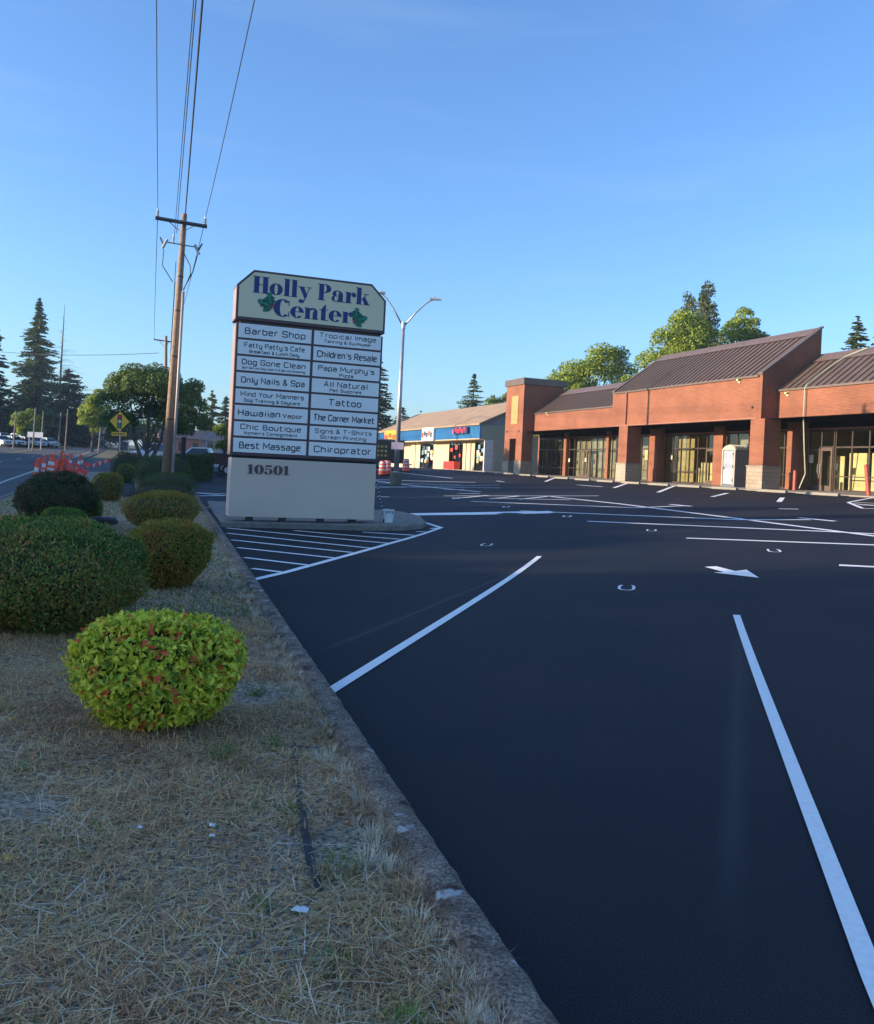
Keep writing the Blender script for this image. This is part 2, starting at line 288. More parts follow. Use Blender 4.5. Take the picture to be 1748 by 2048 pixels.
def scuff(a, b, wd, amt):
    A_, B_ = np.array(gp(*a)), np.array(gp(*b)); L = np.linalg.norm(B_ - A_); d = (B_ - A_) / L; nr = np.array([d[1], -d[0], 0]); m_ = int(L / .15) + 2; k_ = 11; V = []; cv = []
    for i in range(m_):
        for j in range(k_):
            x = (j / (k_ - 1) * 2 - 1); q = A_ + (B_ - A_) * i / (m_ - 1) + nr * x * wd; V.append((q[0], q[1], g(q[0], q[1]) + .004)); e = min(1, i / 6, (m_ - 1 - i) / 8); cv.append(amt * e * max(0, math.exp(-x * x * 5) - .007))
    F = [(i * k_ + j, (i + 1) * k_ + j, (i + 1) * k_ + j + 1, i * k_ + j + 1) for i in range(m_ - 1) for j in range(k_ - 1)]; o = struct(npmesh('worn_marking', V, F, M_SOFT)); at2 = o.data.attributes.new('cover', 'FLOAT', 'POINT'); at2.data.foreach_set('value', cv)
scuff((1480, 1262), (1457, 1900), .12, .42); scuff((620, 1312), (1050, 1132), .10, .6); scuff((1500, 1215), (1850, 1300), .5, .10); scuff((900, 1560), (1300, 1420), .6, .07)
for L in ([(943, 1003), (1270, 1016), (1365, 1012)], [(1340, 1009), (1382, 1013)], [(1040, 1022), (1475, 1040), (1620, 1040)], [(1598, 1036), (1670, 1043)],
          [(1175, 1043), (1660, 1064), (1760, 1069)], [(1373, 1077), (1780, 1092)], [(1100, 993), (1240, 1008), (1480, 1038), (1760, 1074)], [(887, 992), (1197, 992)],
          [(1678, 1131), (1780, 1136)], [(905, 998), (975, 991)], [(980, 998), (1040, 992)], [(1040, 999), (1095, 993)], [(985, 997), (1140, 1000)],
          [(393, 986), (500, 990)], [(393, 986), (500, 996)], [(395, 992), (500, 991)]): line(L, .19)
for L in ([(745, 952), (864, 956)], [(745, 954.5), (905, 960.6)], [(745, 958.5), (951, 965)], [(745, 960.5), (864, 975), (960, 984)], [(745, 973), (1000, 976)], [(745, 976), (1000, 970)], [(745, 966), (920, 970)],
          [(888, 979.5), (930, 980)], [(915, 987), (960, 987.4)], [(993, 963), (1008, 964)], [(990, 959), (1025, 954.5)], [(1037, 961), (1078, 957)],
          [(1091, 965.5), (1138, 960)], [(1154, 970), (1205, 963.5)], [(1228, 976), (1280, 968)], [(1316, 985), (1367, 973.5)], [(1424, 994), (1455, 979)], [(1558, 1004), (1565, 986.5)],
          [(1557, 1017.7), (1597, 1018.6)], [(754, 993.5), (778, 994)]): line(L, .2)
for L in ([(1697, 995), (1725, 1017), (1790, 1020)], [(1705, 1000), (1790, 1004)], [(1710, 1005), (1790, 1009)], [(1717, 1010), (1790, 1014)], [(1697, 995), (1790, 999)]): line(L, .14)
for L in ([(453, 1056.7), (775.6, 1087.3)], [(588, 1061.5), (801, 1079)], [(725, 1064.5), (829, 1071)], [(832, 1063.5), (850, 1064)], [(454, 1067), (741, 1097)], [(463, 1080.5), (704, 1105.7)], [(474.6, 1096), (668.5, 1116.7)],
          [(488.6, 1116), (619.4, 1131.6)], [(504, 1138), (569, 1146)], [(500.5, 1162), (570, 1146), (778.6, 1088), (882.7, 1055.8)], [(882.7, 1055.8), (796, 1029), (740, 1020)], [(862, 1058), (878, 1056)]): line(L, .13)
def patch(px, m=M_WHITE, name='lot_marking', dz=.009):
    P = [gp(x, y) for x, y in px]; V = [(p.x, p.y, p.z + dz) for p in P]; me = bpy.data.meshes.new(name); me.from_pydata(V, [], [tuple(range(len(V)))]); me.update(); return struct(link(name, me, m))
patch([(795, 1031.5), (950, 1030), (1098, 1027), (1112, 1025), (1098, 1022.5), (950, 1025), (795, 1027.5)][::1], name='stop_bar')
patch([(1452, 1146), (1472, 1143.5), (1433, 1133.5), (1409, 1134.5)], name='arrow_marking'); patch([(1427, 1146.3), (1518, 1156.8), (1493, 1140.5), (1470, 1143.2)], name='arrow_marking', dz=.011)
for x, y, s in ((1253, 1176, 1), (973, 1090, 1), (1303, 1061, 1), (1548, 1102, 1), (1134, 1033, 1), (1012, 1014, .9), (911, 996, .9)):
    o = gp(x, y); ca, sa = math.cos(-.25), math.sin(-.25); w2, h2 = .105 * s, .24 * s
    P = [(-.075, h2 * .8), (-w2 + .03, h2), (-w2, h2 * .6), (-w2, -h2 * .6), (-w2 + .05, -h2), (w2 - .05, -h2), (w2, -h2 * .6), (w2, h2 * .6), (w2 - .03, h2), (.075, h2)]
    ribbon([o + Vector((a * ca - b * sa, a * sa + b * ca, 0)) for a, b in P], .042 if y > 1050 else .08, M_WHITE, 'compact_marking')
M_RW = mat('faded_road_paint', (.5, .5, .48), .7, var=.1)
ribbon([W(-5.05 + .0 * u, u) for u in np.arange(5, 230, 4.)], .14, M_RW, 'road_marking')
for k_ in range(14): ribbon([W(-8.6, 20 + k_ * 12.), W(-8.6, 23.5 + k_ * 12.)], .13, M_RW, 'road_marking')
M_RY = mat('yellow_road_paint', (.5, .33, .05), .7)
for v_ in (-12.0, -12.4): ribbon([W(v_, u) for u in np.arange(15, 230, 5.)], .13, M_RY, 'road_marking')
for k_ in range(14): ribbon([W(-16.0, 20 + k_ * 12.), W(-16., 23.5 + k_ * 12.)], .13, M_RW, 'road_marking')
# ------------------------------------------------------------------ sign island
isl = [(442, 1054.6), (558, 1057), (689, 1060.5), (808, 1061.7), (844, 1058), (852, 1053), (840, 1041), (800, 1031), (700, 1026), (560, 1016), (414, 1009), (425, 1030)]
IP = [gp(x, y) for x, y in isl]
V = [(p.x, p.y, p.z - .05) for p in IP] + [(p.x, p.y, p.z + .12) for p in IP]; cen = sum(IP, Vector()) / len(IP)
V += [(p.x + (cen.x - p.x) * .012, p.y + (cen.y - p.y) * .02, p.z + .145) for p in IP]; n_ = len(IP)
F = [(i, (i + 1) % n_, (i + 1) % n_ + n_ * q, i + n_ * q) for q in (1,) for i in range(n_)] + [(i + n_, (i + 1) % n_ + n_, (i + 1) % n_ + 2 * n_, i + 2 * n_) for i in range(n_)]
me = bpy.data.meshes.new('sign_island'); me.from_pydata(V, [], F + [tuple(range(2 * n_, 3 * n_))]); me.update(); struct(link('sign_island', me, MATS['weathered_kerb'] if 0 else M_CONC))
# ================================================================== lettering
GL = dict(A=["03 3D 63!", "16 56!"], B=["03 0D 5D 58", "08 68 63 03"], C=["6B 6D 0D 03 63 65"], D=["03 0D 4D 6B 65 43 03!"], F=["03 0D 6D", "08 58!"], G=["6B 6D 0D 03 63 68 38"], H=["03 0D!", "63 6D!", "08 68!"], I=["13 1D!"], L=["0D 03 63!"],
          M=["03 0D 46 8D 83!"], N=["03 0D 63 6D!"], O=["03 0D 6D 63z"], P=["03 0D 6D 68 08"], R=["03 0D 6D 68 08", "38 63!"], S=["6B 6D 0D 08 68 63 03 05"], T=["0D 7D!", "3D 33!"], V=["0D 33 6D!"], W=["0D 23 4C 63 8D!"], Y=["0D 38 6D!", "38 33!"],
          a=["0A 5A 53 03 07 57"], b=["0D 03 53 5A 0A"], c=["5A 0A 03 53"], d=["5D 53 03 0A 5A"], e=["07 57 5A 0A 03 53"], f=["4D 2D 23", "0A 4A!"], g=["5A 0A 03 53", "5A 50 00"], h=["0D 03!", "0A 5A 53"], i=["13 1A!", "1C 1D!"], k=["0D 03!", "5A 07 53!"], l=["1D 13!"],
          m=["03 0A 8A 83", "4A 43!"], n=["03 0A 5A 53"], o=["03 0A 5A 53z"], p=["00 0A 5A 53 03"], q=["50 5A 0A 03 53"], r=["03 0A 3A"], s=["5A 0A 07 57 53 03"], t=["1D 13 43", "0A 4A!"], u=["0A 03 53 5A"], v=["0A 23 5A!"], w=["0A 03 83 8A", "43 4A!"], y=["0A 03 53", "5A 50 00"], z=["0A 5A 03 53!"])
GL["'"] = ["1D 1B!"]; GL['-'] = ["08 48!"]; GL['&'] = ["63 1A 1D 4D 4A 06 03 43 67"]
def ribbon2d(pts, t, closed):
    n = len(pts); L = []; R = []
    for i in range(n):
        a = pts[i - 1] if (i > 0 or closed) else None; b = pts[(i + 1) % n] if (i < n - 1 or closed) else None; p = pts[i]
        d1 = (p - a).normalized() if a is not None else None; d2 = (b - p).normalized() if b is not None else None
        d1 = d1 or d2; d2 = d2 or d1; nr = Vector((-d1.y - d2.y, d1.x + d2.x))
        nr = nr.normalized() if nr.length > .01 else Vector((-d1.y, d1.x)); k = max(.45, nr.dot(Vector((-d1.y, d1.x)))); o = nr * (t / 2 / k); L.append(p + o); R.append(p - o)
    return L, R
def text_mesh(lines, name, m, parent, y=-.012):
    """lines: (text, xcentre, baseline, cap height, width or None, stroke)"""
    V = []; F = []; q = 0
    for txt, xc, zb, cap, wid, stw in lines:
        polys = []; x = 0
        for ch in txt:
            if ch == ' ': x += 4.2; continue
            mxx = 0
            for sdef in GL[ch]:
                closed = sdef.endswith('z'); sharp = sdef.endswith('!'); P = [Vector((int(a[0]), int(a[1], 16) - 3)) for a in sdef.rstrip('z!').split()]
                mxx = max(mxx, max(p.x for p in P)); P = [Vector((p.x + x, p.y)) for p in P]
                if not sharp:
                    out = []; n = len(P)
                    for i in range(n):
                        if (i in (0, n - 1)) and not closed: out.append(P[i]); continue
                        a, b, c2 = P[i - 1], P[i], P[(i + 1) % n]; r1 = min(1.5, (a - b).length * .45); r2 = min(1.5, (c2 - b).length * .45)
                        s0 = b + (a - b).normalized() * r1; e0 = b + (c2 - b).normalized() * r2; out += [s0, s0.lerp(b, .5).lerp(b.lerp(e0, .5), .5), e0]
                    P = out
                polys.append((P, closed))
            x += mxx + 2.6
        tot = x - 2.6; sx = (wid / tot) if wid else cap / 10; sz = cap / 10
        for P, closed in polys:
            q += 1; yy = y - (q % 5) * .0006; pts = [Vector((xc + (p.x - tot / 2) * sx, zb + p.y * sz)) for p in P]; L, R = ribbon2d(pts, stw * cap, closed); n = len(L); b0 = len(V)
            for a, b in zip(L, R): V += [(a.x, yy, a.y), (b.x, yy, b.y)]
            for i in range(n if closed else n - 1): j = (i + 1) % n; F.append((b0 + 2 * i, b0 + 2 * i + 1, b0 + 2 * j + 1, b0 + 2 * j))
    return npmesh(name, V, F, m, parent)
class Fat:
    """fat-face letters from stems, hairline serifs and swelling bowls"""
    def __init__(s): s.V = []; s.F = []; s.q = 0
    def _y(s): s.q += 1; return -.014 - (s.q % 7) * .0007
    def poly(s, P): y = s._y(); b = len(s.V); s.V += [(p[0], y, p[1]) for p in P]; s.F.append(tuple(range(b, b + len(P))))
    def r(s, x0, z0, x1, z1): s.poly([(x0, z0), (x1, z0), (x1, z1), (x0, z1)])
    def ring(s, cx, cz, rx, rz, ix, iz, a0=0, a1=360, n=22):
        y = s._y(); b = len(s.V)
        for i in range(n + 1):
            a = math.radians(a0 + (a1 - a0) * i / n); s.V += [(cx + rx * math.cos(a), y, cz + rz * math.sin(a)), (cx + ix * math.cos(a), y, cz + iz * math.sin(a))]
        s.F += [(b + 2 * i, b + 2 * i + 2, b + 2 * i + 3, b + 2 * i + 1) for i in range(n)]
    def disc(s, cx, cz, rx, rz=None): rz = rz or rx; s.poly([(cx + rx * math.cos(i * math.pi / 8), cz + rz * math.sin(i * math.pi / 8)) for i in range(16)])
    def glyph(s, c):
        r, ring, poly, disc = s.r, s.ring, s.poly, s.disc; h = .045
        if c == 'H': r(.06, 0, .36, 1); r(.58, 0, .88, 1); [r(a, b, a + .46, b + h) for a in (-.02, .50) for b in (-.002, 1 - h)]; r(.36, .48, .58, .53); return .99
        if c == 'o': ring(.38, .34, .40, .36, .10, .32); return .82
        if c == 'l': r(.07, 0, .35, 1.04); r(0, -.003, .42, h); r(0, 1.0, .2, 1.045); return .45
        if c == 'y': poly([(.04, .68), (.34, .68), (.56, .16), (.42, -.08)]); poly([(.66, .68), (.71, .68), (.40, -.14), (.33, -.2), (.30, -.14), (.36, -.08)]); r(-.02, .64, .42, .685); r(.52, .64, .82, .685); disc(.17, -.2, .13, .12); poly([(.17, -.32), (.33, -.3), (.42, -.1), (.3, -.2)]); return .78
        if c == 'P': r(.07, 0, .37, 1); ring(.40, .735, .42, .275, .13, .235, -90, 90); r(.3, .963, .42, 1.001); r(.3, .46, .42, .50); r(-.02, -.002, .47, h); r(-.02, .958, .3, 1.002); return .86
        if c == 'a': r(.42, .04, .70, .52); disc(.17, .48, .13); ring(.36, .46, .34, .24, .12, .20, 0, 150); ring(.28, .19, .29, .20, .11, .16, 60, 360); r(.6, 0, .82, h); r(.42, .0, .7, .08); return .84
        if c == 'r': r(.07, 0, .35, .68); r(0, -.003, .43, h); r(0, .64, .2, .685); disc(.56, .53, .14); ring(.54, .42, .22, .27, .17, .23, 60, 175); return .68
        if c == 'k': r(.07, 0, .35, 1.04); r(0, -.003, .40, h); r(0, 1.0, .2, 1.045); poly([(.34, .26), (.40, .26), (.72, .66), (.65, .66)]); poly([(.42, .40), (.58, .52), (.88, .0), (.56, .0)]); r(.5, .64, .84, .682); r(.5, -.004, .95, h - .004); return .92
        if c == 'C': ring(.52, .5, .54, .54, .16, .48, 42, 312, 30); r(.86, .66, .91, 1.0); poly([(.86, .0), (.92, .0), (.93, .32), (.88, .32)]); return 1.0
        if c == 'e': ring(.38, .34, .40, .36, .11, .31, 0, 320); r(.26, .34, .74, .385); return .80
        if c == 'n': r(.07, 0, .35, .68); r(0, -.003, .42, h); r(0, .64, .2, .685); r(.52, 0, .80, .46); r(.47, -.004, .87, h); ring(.53, .44, .27, .26, .06, .19, 0, 150); return .90
        if c == 't': poly([(.12, .0), (.40, .0), (.40, .98), (.34, .98), (.12, .66)]); r(0, .64, .56, .685); ring(.42, .12, .2, .13, .12, .09, 180, 340); return .60
        if c == '1': r(.14, 0, .42, 1); r(.0, -.003, .56, h); poly([(.0, .8), (.14, .84), (.14, 1), (.06, .9)]); return .62
        if c == '0': ring(.40, .5, .42, .52, .11, .46, 0, 360, 30); return .86
        if c == '5': r(.10, .82, .66, 1); r(.10, .5, .15, .9); ring(.34, .32, .38, .33, .13, .28, -140, 140); disc(.13, .2, .13); return .80
        return .4
    def text(s, txt, x0, z0, H, width, slant=0):
        b0 = len(s.V); x = 0
        for c in txt:
            if c == ' ': x += .42; continue
            b = len(s.V); a = s.glyph(c); s.V[b:] = [(p[0] + x, p[1], p[2]) for p in s.V[b:]]; x += a
        k = width / x; s.V[b0:] = [(x0 + p[0] * k, p[1], z0 + p[2] * H) for p in s.V[b0:]]
    def build(s, name, m, parent):
        me = bpy.data.meshes.new(name); me.from_pydata(s.V, [], s.F); me.update(); return link(name, me, m, parent)
# ================================================================== pylon sign (local x across, y along the road, z up)
M_MAROON = mat('maroon_trim', (.085, .045, .05), .5, var=.08)
M_CREAM = mat('cream_sign_face', (.78, .66, .42), .45, var=.03, nscale=1)
M_PANEL = mat('pale_panel', (.88, .84, .80), .25, var=.03, nscale=1.5)
M_BASE = mat('taupe_cladding', (.68, .52, .40), .6, var=.03, nscale=.8)
M_NAVY = mat('navy_letters', (.012, .022, .16), .5, var=.02); M_INK = mat('dark_letters', (.02, .03, .05), .5, var=.02); M_HOLLY = mat('holly_green', (.0, .20, .12), .5, var=.05); M_RED = mat('berry_red', (.35, .03, .03), .5)
M_MLET = mat('maroon_letters', (.10, .055, .06), .5, var=.02); M_TAN = mat('tan_sheet_metal', (.30, .22, .20), .5, var=.05)
SV, SU = 2.46, 21.96; sg = thing('pylon_sign', 'tall tenant directory sign with cream header and taupe base on the kerbed island', 'sign', W(SV, SU, .12), PH)
z0 = .12
def zz(z): return z - z0
b = MB(); b.box((.03, .02, zz(.26)), (3.80, .70, zz(1.74))); base = b.build('base', M_BASE, sg, bevel=.012)
ft = Fat(); ft.text('10501', .44, zz(1.35), .235, 1.08); ft.V = [(p[0], p[1] + .02, p[2]) for p in ft.V]; ft.build('street_number', M_MLET, base)
for x in (.5, 1.35, 2.35, 3.2): MB().box((x, .2, 0), (x + .16, .45, zz(.26))).build('support_foot', M_MAROON, sg)
b = MB(); b.box((.0, .0, zz(1.80)), (3.81, .70, zz(5.13))); cab = b.build('directory_cabinet', M_MAROON, sg, bevel=.008)
MB().box((-.006, .05, zz(1.83)), (-.0001, .66, zz(5.10))).build('side_panel', M_TAN, cab)
MB().box((.06, .06, zz(1.735)), (3.76, .66, zz(1.80))).build('lower_neck', M_BLACK, sg); MB().box((.1, .06, zz(5.13)), (3.7, .66, zz(5.20))).build('upper_neck', M_MAROON, sg)
cut = .40; hz0, hz1 = 5.20, 6.47; x0_, x1_ = -.03, 3.84
out = [(x0_, hz0), (x1_, hz0), (x1_, hz1 - cut), (x1_ - cut, hz1), (x0_ + cut, hz1), (x0_, hz1 - cut)]
head = MB().prism([(x, -.03, zz(z)) for x, z in out][::-1], (0, .76, 0)).build('header_cabinet', M_MAROON, sg)
i_ = .055; ins = [(x0_ + i_, hz0 + i_ + .02), (x1_ - i_, hz0 + i_ + .02), (x1_ - i_, hz1 - cut - i_ * .4), (x1_ - cut - i_ * .4, hz1 - i_), (x0_ + cut + i_ * .4, hz1 - i_), (x0_ + i_, hz1 - cut - i_ * .4)]
hf = MB().prism([(x, -.036, zz(z)) for x, z in ins][::-1], (0, .005, 0)).build('header_face', M_CREAM, head)
MB().box((x0_ - .004, .02, zz(5.24)), (x0_ - .0005, .68, zz(6.02))).build('side_panel', M_TAN, head)
ft = Fat(); ft.text('Holly Park', .36, zz(5.90), .42, 3.04); ft.text('Center', .90, zz(5.38), .42, 2.06); ft.V = [(p[0], p[1] - .024, p[2]) for p in ft.V]; ft.build('title_lettering', M_NAVY, hf)
def holly(cx, cz, rot, flip):
    V = []; F = []; bv = []; bf = []
    for k, (ang, L) in enumerate(((rot, .36), (rot + 62 * flip, .36), (rot + 120 * flip, .24))):
        a = math.radians(ang); d = Vector((math.cos(a), math.sin(a))); nn = Vector((-d.y, d.x)); P = []
        prof = [(0, .02), (.12, .22), (.2, .10), (.36, .34), (.46, .16), (.62, .30), (.72, .11), (.86, .16), (1, 0)]
        P = [(t * L, w_ * L * 1.2) for t, w_ in prof]; Q = P + [(t, -w_) for t, w_ in P[-2::-1]]; y = -.040 - k * .0008
        pts = [Vector((cx, cz)) + d * t + nn * w_ for t, w_ in Q]; b0 = len(V); V += [(cx, y, cz)] + [(p.x, y, p.y) for p in pts]; F += [(b0, b0 + 1 + i, b0 + 2 + i) for i in range(len(pts) - 1)]
    npmesh('holly_leaf', V, F, M_HOLLY, hf)
    for dx, dz in ((.0, 0), (.05 * flip, .02), (.03 * flip, -.045)):
        MB().prism([(cx + dx + .03 * math.cos(-t * .7854), -.0435, cz + dz + .03 * math.sin(-t * .7854)) for t in range(8)], (0, -.001, 0)).build('holly_berry', M_RED, hf)
holly(.82, zz(5.60), 98, 1); holly(3.02, zz(5.46), 82, -1)
rows = [[('Barber Shop', .82, .40, .50)], [('Fatty Patty\'s Cafe', .82, .30, .66), ('Breakfast & Lunch Daily', .68, .20, .22)], [('Dog Gone Clean', .86, .34, .62), ('Self Service Dog Wash Full Service Grooming', .86, .14, .2)], [('Only Nails & Spa', .86, .38, .5)],
        [('Mind Your Manners', .86, .30, .66), ('Dog Training & Daycare', .76, .2, .22)], [('Hawaiian', .56, .40, .5, -.17), ('Vapor', .27, .26, .44, .29)], [('Chic Boutique', .82, .34, .66), ('Women\'s Consignment', .73, .19, .22)], [('Best Massage', .83, .42, .5)]]
rows2 = [[('Tropical Image', .84, .30, .72), ('Tanning & Swimwear', .70, .19, .3)], [('Children\'s Resale', .88, .42, .5)], [('Papa Murphy\'s', .83, .34, .64), ('Pizza', .2, .22, .2)], [('All Natural', .64, .36, .66), ('Pet Supplies', .47, .2, .22)],
         [('Tattoo', .48, .42, .5)], [('The Corner Market', .90, .42, .5)], [('Signs & T-Shirts', .84, .28, .68), ('Screen Printing', .68, .22, .24)], [('Chiroprator', .84, .42, .5)]]
pit = (5.13 - 1.85) / 8
for col, (R, xa, xb) in enumerate(((rows, .06, 1.90), (rows2, 1.97, 3.76))):
    for r_, ln in enumerate(R):
        ztop = 5.11 - r_ * pit; zb = ztop - pit + .055; hh = ztop - zb
        pan = MB().box((xa, -.012, zz(zb)), (xb, -.002, zz(ztop))).build('name_panel', M_PANEL, cab); pan['label'] = 'pale tenant panel reading ' + ' '.join(t[0] for t in ln)
        T = []
        for t in ln:
            txt, fw, fh, fc = t[:4]; dx = t[4] if len(t) > 4 else 0; cap = fh * hh; T.append((txt, (xa + xb) / 2 + dx * (xb - xa), zz(zb + fc * hh - cap * .5), cap, fw * (xb - xa), .185 if fh > .27 else .22))
        text_mesh(T, 'lettering', M_INK, pan, y=-.0135)
# paint bucket with a stained roller pole
pb = gp(775, 1046, .14); bk = thing('paint_bucket', 'paint-splashed white bucket at the edge of the sign island', 'bucket', pb)
M_BKT = mat('white_plastic', (.62, .64, .64), .5, col2=(.70, .72, .72)); 
MB().lathe([(.135, 0), (.14, .02), (.155, .33), (.17, .335), (.17, .36), (.155, .362), (.15, .37), (.146, .37), (.142, .35), (.13, .03), (.0, .03)]).build('pail', M_BKT, bk, smooth=False)
b = MB()
for a_, z_, s1 in ((3.6, .28, .05), (4.0, .06, .06), (4.6, .3, .04), (5.1, .33, .05), (3.9, .18, .02), (5.6, .30, .05)):
    b.add([(math.cos(a_ + q * .12 * s1 * 20) * .1585, math.sin(a_ + q * .12 * s1 * 20) * .1585, z_ + w_ * s1) for q, w_ in ((-1, -1), (1, -.7), (1.1, .8), (-.8, 1))], [(0, 1, 2, 3)])
b.build('paint_splash', M_BLACK, bk)
rp = thing('roller_pole', 'black-and-white stained pole leaning from the bucket against the sign', 'pole', pb + Vector((-.06, .05, .06)))
b = MB(); tip = pt(752, 962, pb.y + .25) - rp.location
b.tube([(0, 0, 0), tip], .012, 8); b.build('handle', M_BLACK, rp)
b = MB(); [b.tube([tip * t, tip * (t + .025)], .014, 8) for t in np.arange(.08, .98, .09)]; b.build('paint_drip', M_BKT, rp)
# ================================================================== foliage builders
def leaves(name, Cn, T, N, L, Wd, m, parent, fold=.25):
    """Cn centres, T tip directions, N normals, L lengths, Wd widths -> one mesh of folded leaves"""
    T = T / np.linalg.norm(T, axis=1)[:, None]; S = np.cross(T, N); S /= np.linalg.norm(S, axis=1)[:, None] + 1e-9; Nn = np.cross(S, T)
    L = L[:, None]; Wd = Wd[:, None]; a = Cn - T * L * .5; c = Cn + T * L * .5; mid = Cn - T * L * .06
    b = mid + S * Wd * .5 + Nn * Wd * fold; d = mid - S * Wd * .5 + Nn * Wd * fold
    V = np.stack([a, b, c, d], 1).reshape(-1, 3); k = np.arange(len(Cn))[:, None] * 4
    F = np.concatenate([k + [0, 1, 2], k + [0, 2, 3]], 1).reshape(-1, 3); return npmesh(name, V, F, m, parent)
def unit(n): v = rng.normal(size=(n, 3)); return v / np.linalg.norm(v, axis=1)[:, None]
def lump(D, seed, k=3.): 
    r = np.random.default_rng(seed); s = 0
    for i in range(7): w_ = r.normal(size=3) * (k * (.6 + .35 * i)); s = s + np.sin(D @ w_ + r.uniform(0, 6.3)) / (1 + .5 * i)
    return s / 3.
def bush(x0, x1, ytop, ybase, label, m, leaf=.03, n=6000, Zb=None, depth=None, boxy=2.6, rough=.09, core='shade', group='clipped shrubs along the planting strip', hfix=None, name='shrub', up=.4, dz=.11):
    xc = (x0 + x1) / 2; base = gp(xc, ybase, dz) if Zb is None else at(xc, Zb, dz)
    wid = (x1 - x0) / FPX * (base.y + .1) * (.90 if boxy > 2.9 else .96); r = wid / 2; dp = depth / 2 if depth else r * .9
    c0 = Vector((base.x, base.y, 0)) + Vector((base.x / base.y, 1, 0)).normalized() * dp
    gz = g(c0.x, c0.y) + dz - .02; r = r * (c0.y / base.y) ** .6
    a, c = ray(xc, ytop); H = hfix or max(.25, EYE + c * (c0.y - dp * .1) - gz)
    t = thing(name, label, 'shrub', (c0.x, c0.y, gz), 0, group)
    seed = int(x0 * 7 + ytop + 5000); D = unit(n); D[:, 2] = np.where(D[:, 2] < -.75, -D[:, 2], D[:, 2]); D /= np.linalg.norm(D, axis=1)[:, None]
    pn = (np.abs(D) ** boxy).sum(1) ** (-1 / boxy); Rr = pn * (1 + rough * lump(D, seed) + rng.normal(0, .028, n)); Rr *= np.where(rng.random(n) < .35, rng.uniform(.86, 1, n), 1); Rr *= np.where(rng.random(n) < .07, rng.uniform(1.02, 1.10, n), 1)
    A = np.array([r, dp, H * .53]); P = D * Rr[:, None] * A; P[:, 2] += H * .49; P[:, 2] = np.maximum(P[:, 2], .02); P[:, :2] *= (1 - .30 * np.clip(1 - P[:, 2] / (H * .62), 0, 1) ** 1.5)[:, None]
    N = D / A; N /= np.linalg.norm(N, axis=1)[:, None]; T = N * .55 + unit(n) * .75 + np.array([0, 0, up]); NN = N + unit(n) * .45
    sz = leaf * rng.uniform(.65, 1.25, n); leaves('foliage', P, T, NN, sz, sz * rng.uniform(.36, .52, n), m, t)
    q = unit(1500); ico = []; 
    nu, nv_ = 20, 12; V = []
    for i in range(nv_ + 1):
        for j in range(nu):
            th = math.pi * i / nv_; ph_ = 2 * math.pi * j / nu; V.append((math.sin(th) * math.cos(ph_), math.sin(th) * math.sin(ph_), math.cos(th)))
    V = np.array(V); pv = (np.abs(V) ** boxy).sum(1) ** (-1 / boxy); V = V * (pv * (1 + rough * lump(V, seed)) * .86)[:, None] * A; V[:, 2] += H * .49; V[:, 2] = np.maximum(V[:, 2], -.02); V[:, :2] *= (1 - .30 * np.clip(1 - V[:, 2] / (H * .62), 0, 1) ** 1.5)[:, None]
    F = [(i * nu + j, i * nu + (j + 1) % nu, (i + 1) * nu + (j + 1) % nu, (i + 1) * nu + j) for i in range(nv_) for j in range(nu)]
    npmesh('branches_or_core', V, F, mat('shade_core', (.035, .04, .016), .95, col2=(.06, .065, .025), nscale=25, bump=1, bscale=60), t)  # solid dark core, its colour stands for shade among the leaves
    return t
Lg = leafmat('leaves_bright', [(0.141, 0.221, 0.027), (0.314, 0.443, 0.041), (0.629, 0.663, 0.062), (0.900, 0.796, 0.083), (0.629, 0.663, 0.062), (0.900, 0.796, 0.083), (0.314, 0.443, 0.041), (0.900, 0.111, 0.062)], 11)
Ldk = leafmat('leaves_dark', [(0.025, 0.056, 0.016), (0.045, 0.112, 0.026), (0.075, 0.160, 0.035), (0.125, 0.188, 0.040), (0.175, 0.094, 0.040)], 2.2)
Lol = leafmat('leaves_olive', [(0.074, 0.121, 0.017), (0.188, 0.241, 0.028), (0.355, 0.328, 0.039), (0.439, 0.224, 0.055), (0.376, 0.121, 0.044)], 3)
Lpu = leafmat('leaves_purple', [(.02, .06, .02), (0.029, 0.072, 0.020), (0.053, 0.108, 0.029), (0.085, 0.096, 0.036), (0.145, 0.072, 0.043), (0.194, 0.072, 0.050)], 3)
Lgr = leafmat('leaves_green', [(0.044, 0.108, 0.017), (0.098, 0.180, 0.022), (0.175, 0.270, 0.033), (0.262, 0.324, 0.044)], 3)
Lmix = leafmat('leaves_mixed', [(0.030, 0.083, 0.018), (0.055, 0.156, 0.029), (0.124, 0.229, 0.040), (0.321, 0.333, 0.053), (0.494, 0.250, 0.079), (0.148, 0.166, 0.040)], 1.6)
bush(138, 466, 1240, 1474, 'bright yellow-green shrub with red tips nearest the camera', Lg, .056, 13000, depth=.80, boxy=2.6, up=-.1, rough=.24)
bush(-190, 318, 1052, 1282, 'largest dark green clipped shrub at the left edge', Lmix, .036, 60000, depth=2.0, boxy=3.0, rough=.22)
bush(248, 416, 1046, 1182, 'rounded olive and rust shrub at the right side of the largest hedge', Lol, .038, 21000, depth=1.0, boxy=2.9, rough=.18)
bush(249, 393, 986, 1066, 'wide olive green shrub third along the lot kerb', Lol, .040, 12000, boxy=2.7, rough=.12)
bush(262, 388, 968, 1020, 'low purple-brown shrub squeezed between two green shrubs', Lpu, .04, 6000)
bush(281, 390, 946, 1002, 'smooth dome of dark green behind the purple-brown shrub', Ldk, .04, 7000, boxy=2.4, rough=.14)
bush(262, 380, 913, 990, 'broad dark green dome in front of the utility pole', Ldk, .05, 8000, boxy=2.4, rough=.14)
